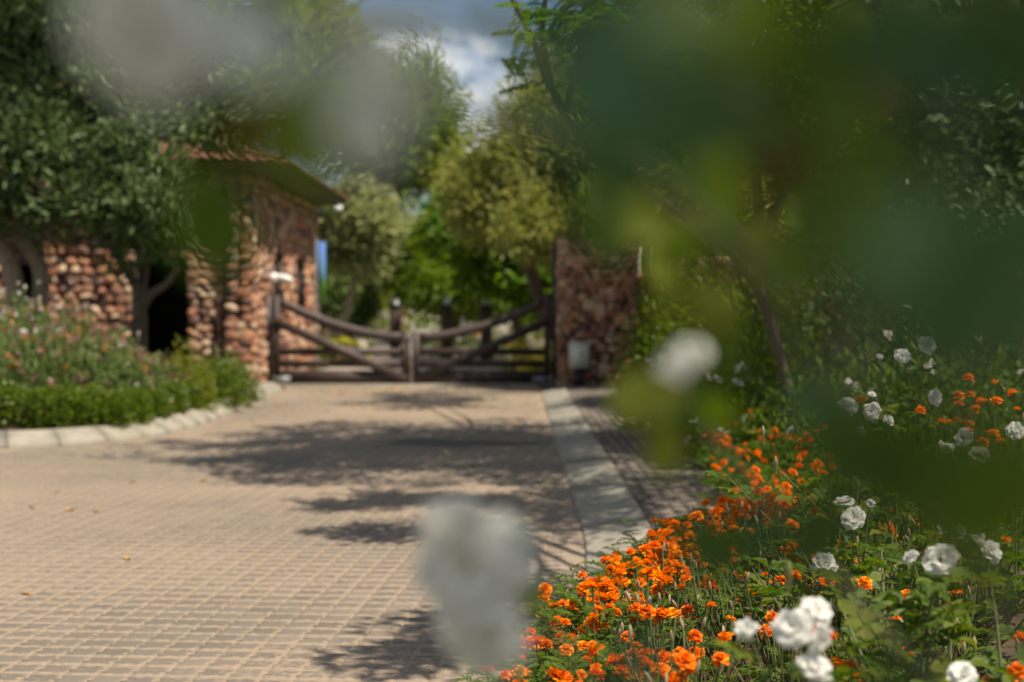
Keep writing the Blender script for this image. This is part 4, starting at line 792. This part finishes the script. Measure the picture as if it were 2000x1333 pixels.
def marigold(x, y, label, group, nb, nseed, ndead, dry, h=.36, near=True, z=None, spread=.11):
    z = soilz_r(x, y) if z is None else z
    root = empty('marigold_plant', (x, y, z-.01), label, 'marigold', group); root.rotation_euler = (0, 0, rng.uniform(0, 6.28)); s = rng.uniform(.88,1.15); root.scale = (s,s,s)
    tag(link('foliage', FO[rng.integers(5)] if not dry else FOS[rng.integers(3)], root), kind='stuff')
    if dry: tag(link('dry_twigs', DT[rng.integers(3)], root), kind='stuff')
    st = MB(); c = 0
    for k in range(nb + ndead):
        a = rng.uniform(0, 6.28); r_ = spread*math.sqrt(rng.uniform(0.02, 1.6)); q = np.array((math.cos(a)*r_, math.sin(a)*r_, h*rng.uniform(.86,1.14) - r_*.35)); dead = k >= nb
        tl = (rng.normal(0,.38), rng.normal(0,.38), rng.uniform(0,6.28)); ss = rng.uniform(.017,.030)*(0.6 if dead else 1)
        b = link('bloom', (BD if dead else BL)[rng.integers(2 if dead else 6)], root, q, tl, (ss,ss,ss))
        if near:
            st.add(*[np.vstack(a_) if i_ == 0 else np.vstack(a_) for i_, a_ in enumerate((stemmesh(q).V, stemmesh(q).Q))]); c += 1
    if near:
        for k in range(nseed):
            a = rng.uniform(0, 6.28); r_ = spread*math.sqrt(rng.uniform(0.02, 1.5)); q = np.array((math.cos(a)*r_, math.sin(a)*r_, h*rng.uniform(.75,1.02)))
            link('seed_head', SH, root, q, (rng.normal(0,.3), rng.normal(0,.3), 0), (.85,.85,.85)); m2 = stemmesh(q); st.add(np.vstack(m2.V), np.vstack(m2.Q))
    if st.n: tag(link('stems', st.me('stems', M['stem'], True), root), kind='stuff')
    return root
G1, G2, G3 = 'full marigolds along the bed edge', 'thin half dried marigolds inside the bed', 'far marigolds beside the footpath'
lab_edge = 'bushy orange marigold in full bloom'
lab_in = 'sparse half dried marigold'
lab_far = 'far orange marigold'
cnt = 0
def nth(k): return '%d%s' % (k, 'th' if 10 < k % 100 < 14 else {1:'st',2:'nd',3:'rd'}.get(k % 10, 'th'))
num = {}
def lab(a, row):
    num[row] = num.get(row, 0) + 1
    return '%s, %s back in %s' % (a, nth(num[row]), row)
for y in np.arange(2.95, 7.7, .17):
    for k, off in enumerate((.06, .21, .37)):
        if y > 7.1 and k == 2: continue
        marigold(bedx(y)+off+rng.normal(0,.03)+.03, y+rng.normal(0,.04), lab(lab_edge, 'the %s row of the bed' % ('outermost','second','third')[k]), G1, int(rng.integers(5, 11)) if k < 2 else int(rng.integers(3,6)), int(rng.integers(0,2) if k < 2 else 2), int(rng.integers(1,3)), k == 2, .36 if k else .33); cnt += 1
for y in np.arange(2.7, 6.6, .24):
    for k, off in enumerate(np.arange(.56, 1.5, .22)):
        x = bedx(y)+off+rng.normal(0,.05)
        if rng.uniform() < .85: marigold(x, y+rng.normal(0,.06), lab(lab_in, 'the %s inner row' % nth(k+1)), G2, int(rng.integers(1,5)) if k < 3 else int(rng.integers(0,3)), int(rng.integers(2,5)), int(rng.integers(1,4)), True, .34)
for y in np.arange(7.8, 24.5, .33):
    for k, off in enumerate((.06, .34, .6)):
        if rng.uniform() < (.92 if y < 14 else .8): marigold(bedx(y)+off+rng.normal(0,.07)+.05, y+rng.normal(0,.08), lab(lab_far, 'the %s row beside the footpath' % ('nearest','middle','inner')[k]), G3, int(rng.integers(3,7)), 0, 0, False, .36, False)
for px, py, d in ((1860,790,5.6),(1880,770,6.2),(1900,800,5.8),(1930,775,6.4),(1990,780,5.6),(1660,830,6.0),(1700,860,5.6),(1960,790,6)):
    p = P(px, py, d); marigold(p[0], p[1], lab('orange marigold among the white roses', 'the right group'), 'marigolds behind the roses', 4, 1, 0, True, p[2]-.2, True, .2)

# ------------------------------------------------------------------ roses
def petal(seed, w=1.0, cup=.35, ruff=.06):
    r = np.random.default_rng(seed); nu, nv = 6, 5; V = []; ph = r.uniform(0, 6)
    for j in range(nv):
        t = j/(nv-1); wd = w*(.16 + .86*math.sin(min(1, t*1.02)*math.pi*.62))*.55
        for i in range(nu):
            u = i/(nu-1)*2-1; y = t*(1 - .10*u*u - .05*math.cos(u*5+ph)); V.append((u*wd, y, cup*(t - .75*t**3) + .16*u*u*t + (.11*math.sin(u*4.5+ph) + r.normal(0, ruff))*t*t*t))
    Q = [(j*nu+i, j*nu+i+1, (j+1)*nu+i+1, (j+1)*nu+i) for j in range(nv-1) for i in range(nu-1)]
    return mesh('petal', np.array(V), [np.array(Q)], M['petal'], True)
PT_ = [petal(s, 1.12, .35 + .15*(s % 3), .05) for s in range(8)]
def stamens():
    m = MB(); r = np.random.default_rng(5)
    for k in range(26):
        a = r.uniform(0, 6.28); d = np.array((math.cos(a)*r.uniform(.05,.2), math.sin(a)*r.uniform(.05,.2), r.uniform(.12,.26))); m.tube([(0,0,0), d], [.012,.02], 4)
    return m.me('stamens', M['stamen'])
STM = stamens()
def calyx_rose(): return MB().tube([(0,0,-.32),(0,0,-.2),(0,0,-.08),(0,0,0)], [.05,.11,.13,.06], 7).me('bloom', M['stem'], True)
CYR = calyx_rose()
def rose_bloom(parent, p, diam, face, openn=1.0):
    """p world; face = outward direction"""
    off = np.array(parent.location); q = Vector(face).to_track_quat('Z', 'Y').to_matrix(); q = q @ Matrix.Rotation(rng.uniform(0, 6.28), 3, 'Z')
    b = bpy.data.objects.new('bloom', CYR); C.objects.link(b); b.parent = parent; s = diam/2
    b.matrix_local = Matrix.Translation(Vector(np.asarray(p) - off)) @ q.to_4x4() @ Matrix.Diagonal((s*rng.uniform(.8,1.08), s*rng.uniform(.9,1.1), s*rng.uniform(.85,1.2), 1))
    for n, tilt, L, z in ((5, -.04, 1.0, .0), (5, .28, .9, .05), (4, .68, .68, .08), (2, 1.05, .45, .08)):
        ph = rng.uniform(0, 6.28)
        for k in range(n):
            a = ph + 2*math.pi*k/n + rng.normal(0, .12); t = tilt*openn + rng.normal(0, .17)
            mt = Matrix.Rotation(a, 4, 'Z') @ Matrix.Rotation(t, 4, 'X') @ Matrix.Diagonal((L*rng.uniform(.9,1.15), L*rng.uniform(.92,1.1), L, 1))
            o = bpy.data.objects.new('petal', PT_[rng.integers(8)]); C.objects.link(o); o.parent = b; o.matrix_local = Matrix.Translation((0,0,z)) @ mt
    o = bpy.data.objects.new('stamens', STM); C.objects.link(o); o.parent = b; o.location = (0, 0, .08)
    return b
def leaflet(seed):
    r = np.random.default_rng(seed); T = [(0,0,0)]; prof = [(.10,.17),(.26,.31),(.46,.36),(.66,.30),(.85,.15)]; k = r.uniform(.05,.12)
    R_ = [(w, y, .10*w + k*0.3) for y, w in prof]; mid = [(0, y, -.12*y*y*1.3) for y, _ in prof]; L_ = [(-w, y, .10*w + k*.3) for y, w in prof]
    V = [(0,0,0)] + mid + R_ + L_ + [(0,1,-.17)]; n = 5; Q, Tr = [], []
    for i in range(n-1): Q += [(1+i, 6+i, 7+i, 2+i), (1+i, 2+i, 12+i, 11+i)]
    Tr += [(0, 6, 1), (0, 1, 11), (5, 10, 16), (5, 16, 15)]
    return np.array(V), np.array(Q), np.array(Tr)
LV, LQ, LT = leaflet(1)
LF = [mesh('leaf', LV*np.array((rng.uniform(.9,1.15),1,rng.uniform(.6,1.8))), [LQ, LT], M['roseleaf'], True) for k in range(4)]
LY = [mesh('leaf', LV*np.array((rng.uniform(.9,1.15),1,rng.uniform(.6,1.8))), [LQ, LT], M['roseyoung'], True) for k in range(2)]
M['roserust'] = leafmat('old_rusty_leaf', [(0.075,0.05,0.014),(0.10,0.06,0.016)], 0.4, 0.6, None, 0.15, 30)
M['rosesky'] = leafmat('sky_tinted_leaf', [(0.045,0.10,0.038),(0.06,0.125,0.048)], 0.28, 0.42, None, 0.35, 30)  # bluish green leaf colour stands in for sky reflected on the leaves
LR = [mesh('leaf', LV, [LQ, LT], M['roserust'], True)]; LSK = [mesh('leaf', LV*np.array((1.1,1,1)), [LQ, LT], M['rosesky'], True)]
def compound(seed, mat):
    r = np.random.default_rng(seed); m = MB(); d = .075
    m.tube([(0,0,0),(0,d*.5,.004),(0,d,0)], [.0016,.0013,.001], 4, False)
    for y, sg, a, s in ((d,0,0,.05),(.055,1,-1.05,.042),(.055,-1,1.05,.042),(.026,1,-1.15,.034),(.026,-1,1.15,.034)):
        c, sn_ = math.cos(a), math.sin(a); v = LV*s*np.array((r.uniform(.95,1.2),r.uniform(.9,1.1),r.uniform(.6,2.2))); v = np.c_[v[:,0]*c - v[:,1]*sn_, v[:,0]*sn_ + v[:,1]*c, v[:,2]]
        m.add(v + np.array((0,y,0)), LQ, LT)
    return m.me('leaf', mat, True)
CL = [compound(s, M['roseleaf']) for s in range(5)]; CLY = [compound(30+s, M['roseyoung']) for s in range(2)]
def orient(o, p, ax, nr, s):
    y = Vector(ax).normalized(); x = y.cross(Vector(nr)).normalized(); z = x.cross(y)
    o.matrix_local = Matrix([[x[i]*s, y[i]*s, z[i]*s, p[i]] for i in range(3)] + [[0,0,0,1]])
def rose_bush(label, base, blooms, nleaf, ncane, young=.2, spread=.35, h=.75, buds=2):
    root = empty('rose_bush', base, label, 'rose bush', 'white rose bushes'); base = np.array(base, float); tips = []
    for p, dm, fc, op in blooms:
        tip = np.asarray(p) - np.array(fc)/np.linalg.norm(fc)*dm*.16; rose_bloom(root, p, dm, fc, op); tips.append(tip)
    for k in range(ncane): tips.append(base + np.array((rng.normal(0,spread*.8), rng.normal(0,spread*.8), h*rng.uniform(.4,.8))))
    for t in tips:
        b = base + np.array((rng.normal(0,.06), rng.normal(0,.06), 0)); pa = limb_path(b, t, .16, 8); MB().tube(pa, np.linspace(.006,.0022,8), 6, False).ob('cane', M['cane'], root, True)
        for k in range(max(1, nleaf//len(tips))):
            i = rng.uniform(2.6, 6.99); q = pa[int(i)]*(1-i % 1) + pa[int(i)+1]*(i % 1); a = rng.uniform(0, 6.28); ax = (math.cos(a), math.sin(a), rng.uniform(-.2,.6)); me_ = (CLY if rng.uniform() < young else CL); 
            o = bpy.data.objects.new('leaf', me_[rng.integers(len(me_))]); C.objects.link(o); o.parent = root; orient(o, q-base, ax, (rng.normal(0,.4), rng.normal(0,.4), 1), rng.uniform(.75,1.15))
    for k in range(buds):
        t = tips[rng.integers(len(tips))] + rng.normal(0,.05,3) + np.array((0,0,.04)); link('bud', MB().tube([t-base+np.array((0,0,-.03)), t-base, t-base+np.array((0,0,.012)), t-base+np.array((0,0,.03))], [.003,.006,.009,.002], 7).me('bud', M['bud'], True), root)
    return root
F0 = (-.1,-1,.45)
rose_bush('white rose bush in sharp focus at the lower right', (.98,3.35,.18), [(P(1835,1095,3.2),.078,(-.15,-1,.25),1),(P(1860,1042,3.4),.07,(.3,-.3,1),1.1),(P(1932,1082,3.5),.06,(.5,-.6,.6),1.3),(P(1900,1060,3.5),.07,(.4,.2,1),1),(P(1880,1322,2.95),.06,(-.2,-.7,.8),1.2),(P(1610,1105,3.7),.068,(-.1,-.6,.9),1.15),(P(1780,1090,3.4),.04,(-.6,-.3,.6),1.6)], 170, 10, .25)
rose_bush('white rose bush with two stacked blooms behind the sharp one', (1.05,4.35,.18), [(P(1668,1015,4.1),.066,(-.2,-.7,.5),1),(P(1650,982,4.15),.055,(-.2,-.3,1),1.2),(P(1700,985,4.3),.035,(.3,-.3,.6),1.6)], 100, 8, .25)
rose_bush('white rose bush with a cluster of small blooms mid right', (1.3,5.2,.18), [(P(1655,795,5.0),.068,(-.5,-.8,.3),1),(P(1701,805,5.1),.075,(0,-1,.3),1),(P(1675,850,4.9),.058,(.1,-.7,-.3),1.1),(P(1655,815,5.05),.05,(-.4,-.6,.1),1.2),(P(1733,822,5.2),.045,(.4,-.4,.6),1.2),(P(1702,773,5.3),.035,(.1,-.4,1),1.5)], 100, 8, .25, h=.9)
rose_bush('white rose bush with faint high blooms at the right', (1.75,6.0,.18), [(P(1763,695,5.9),.07,(-.4,-.8,.2),1),(P(1810,675,6.0),.072,(0,-1,.1),1),(P(1826,776,5.6),.062,(.1,-.9,.1),1),(P(1718,697,6.2),.03,(0,-.6,.6),1.6)], 100, 9, .2, h=1.05)
rose_bush('white rose bush with nodding blooms at the far right edge', (1.55,4.7,.18), [(P(1884,855,4.6),.066,(-.6,-.6,.2),1),(P(1912,890,4.5),.07,(.2,-.5,.9),1.1),(P(1982,842,4.7),.07,(-.1,-.9,.5),1.1),(P(1850,868,4.8),.06,(-.2,-.3,-.6),1.2)], 100, 9, .2, h=.95)
rose_bush('nearer soft focus white rose bush at the bottom centre right', (.62,2.55,.15), [(P(1548,1228,2.55),.07,(-.5,-.8,.4),.95),(P(1592,1200,2.6),.066,(.3,-.7,.6),1),(P(1598,1245,2.5),.05,(.5,-.6,-.2),1.2),(P(1460,1232,2.6),.05,(-.4,-.6,.6),1.4),(P(1590,1306,2.5),.062,(0,-.7,.6),1.1)], 34, 5, .45, h=.62, spread=.18)

# the rose bush right in front of the lens
nb = empty('rose_bush', (0.75,0.75,.1), 'tall rose bush right before the lens, its leaves and blooms wholly out of focus', 'rose bush', 'white rose bushes'); nbl = np.array(nb.location)
FG = [(600,260,.55,.052,110,0),(650,200,.7,.05,140,0),(500,270,.62,.035,10,2),(420,440,.6,.052,85,0),(395,380,.62,.04,110,0),(965,20,.7,.02,60,1),(962,228,.95,.018,70,0),
 (1190,130,.36,.055,80,3),(1300,60,.42,.05,30,0),(1330,240,.42,.05,-30,3),(1215,290,.5,.045,40,0),(1460,60,.42,.035,120,1),(1600,110,.4,.04,10,0),(1750,60,.36,.04,70,3),(1545,300,.5,.03,80,2),(1500,360,.6,.025,20,2),(1620,240,.5,.04,120,0),(1900,150,.36,.045,40,3),(1980,60,.36,.05,120,0),
 (1250,425,1.05,.064,-20,1),(1215,450,1.1,.05,20,1),(1190,420,.6,.03,40,0),(1690,430,.42,.05,60,0),(1850,480,.4,.05,0,3),(1960,560,.38,.055,90,3),(1760,560,.42,.045,150,3),(1880,650,.5,.045,45,3),(1540,530,.75,.035,90,0),(1340,570,.7,.04,40,1),
 (1640,830,.7,.045,60,3),(1590,780,.85,.04,10,3),(1300,875,1.05,.05,85,1),(1265,775,1.05,.066,12,1),(1345,790,1.2,.05,60,0),(1420,690,.7,.03,70,0),(1400,800,1.0,.04,130,0),
 (1700,900,.45,.055,0,0),(1830,920,.42,.06,30,0),(1950,960,.4,.06,60,0),(1395,1075,.8,.055,-14,0),(1590,1050,.7,.042,70,0),(1490,1050,.9,.035,15,3),(1245,1285,.75,.034,60,3),(1720,1320,.75,.045,50,0),(1010,1060,1.2,.035,60,0),(1040,1160,1.3,.04,-20,0)]
FG += [(1330,470,1.3,.062,30,1),(1285,520,1.35,.05,100,1),(1480,470,1.3,.05,60,1),(1400,610,1.25,.05,140,1),(1565,420,1.3,.05,20,1),(1700,350,1.3,.05,70,1)]
for k in range(34):
    FG.append((rng.uniform(1170,2000), rng.uniform(-30,560), rng.uniform(.75,1.35), rng.uniform(.035,.055), rng.uniform(0,180), int(rng.choice([0,0,0,1,2,3], p=[.25,.2,.2,.12,.05,.18]))))
for px, py, d, L, a, yg in FG:
    d *= .8; L *= .78; p = P(px, py, d); a = R(a); ax = np.array((math.cos(a), rng.normal(0,.35), math.sin(a))); nr = np.array((rng.normal(0,.3), -1 if rng.uniform() < .6 else 1, rng.uniform(.1,.8)))
    ms = (LF, LY, LR, LSK)[yg]; o = bpy.data.objects.new('leaf', ms[rng.integers(len(ms))]); C.objects.link(o); o.parent = nb; orient(o, p - ax/np.linalg.norm(ax)*L*.5 - nbl, ax, nr, L)
NB = [(P(290,50,.45),.046,(-.2,-1,-.4),1),(P(480,85,.4),.026,(.3,-.7,.3),1.2),(P(735,120,.30),.023,(0,-1,0),1),(P(720,270,.42),.02,(0,-1,.4),1.3),(P(1340,708,.95),.034,(-.6,-.6,.35),1.0),(P(1308,738,.95),.022,(-.3,-.7,-.3),1.3),(P(928,1095,.98),.096,(-.52,-.85,.0),.6),(P(948,1225,1.0),.074,(-.5,-.7,-.4),.8),(P(1010,1050,.98),.028,(.5,.3,.4),1.5)]
tips = []
for p, dm, fc, op in NB: rose_bloom(nb, p, dm, fc, op)
for pts in ([(.75,.75,.1),(.62,.85,.8),P(1700,900,.75),P(1500,560,.7),P(1250,330,.62),P(950,60,.6),P(600,20,.6),P(320,20,.58)], [(.75,.75,.1),(.55,1.0,.8),P(1500,980,1.0),P(1390,860,1.05),P(1340,725,.96)], [(.75,.75,.1),(.4,1.05,.75),P(1160,1330,1.0),P(1050,1200,1.02),P(950,1110,1.0)], [(.75,.75,.1),(.55,.65,.9),P(1900,800,.5),P(1880,400,.42),P(1750,100,.40),P(1700,-150,.40)], [(.75,.75,.1),(.5,.6,.9),P(1800,1000,.5),P(1700,600,.5),P(1450,150,.45),P(1300,-100,.42)], [P(1250,330,.62),P(800,200,.55),P(560,300,.62),P(420,380,.62)]):
    pa = cr(pts, 5); MB().tube(pa, np.linspace(.0045,.0018,len(pa)), 6, False).ob('cane', M['cane'], nb, True)
for k, (px, py, d, r_, h, lb) in enumerate([(1300,700,15,.5,.75,'white flowered shrub before the low wall by the pillar'),(1460,720,12,.55,.8,'white flowered shrub below the multi stemmed tree'),(1540,700,11,.5,.7,'white flowered shrub left of the high roses'),(1400,740,14,.4,.5,'leafy shrub behind the far marigolds'),(1650,700,9.5,.6,.9,'dark leafy shrub behind the white roses'),(1850,640,9,.8,1.2,'tall dark shrub behind the roses at the right'),(1980,620,7.5,.7,1.2,'dark shrub at the right edge')]):
    p = P(px, py, d); p[2] = .12; shrub('bed_shrub', lb, p, (r_, r_*.8, h), M['roseleaf'], 2000, .06, [(M['b_white'], 14 if k < 4 else 5, .065, .05)], 'shrubs in the right bed', .6)

for px, d, r_, h, mt, lb in ((1288,21,.6,1.5,'f_green','sunlit leafy shrub against the low wall right of the pillar'),(1350,18,.7,2.0,'f_green','tall bright shrub between the low wall and the multi stemmed tree'),(1425,19.5,.7,1.7,'f_olive','olive shrub behind the stems of the spreading tree'),(1455,12.6,.55,1.75,'f_green','leafy shrub hiding the foot of the multi stemmed tree'),(1515,16.2,.75,1.9,'f_green','tall leafy shrub right of the multi stemmed trunk'),(1700,14.5,.7,2.2,'f_dark','tall shrub before the boundary wall right of the sunlit stones'),(1810,13,.9,2.5,'f_dark','tall bright shrub behind the faint high roses'),(1950,12,.9,2.5,'f_dark','tall dark shrub at the right margin before the wall')):
    p = P(px, 605, d); p[2] = .1; shrub('bed_shrub', lb, p, (r_, r_*.8, h), M[mt], 2600, .085, (), 'shrubs in the right bed', .5, up=.3)
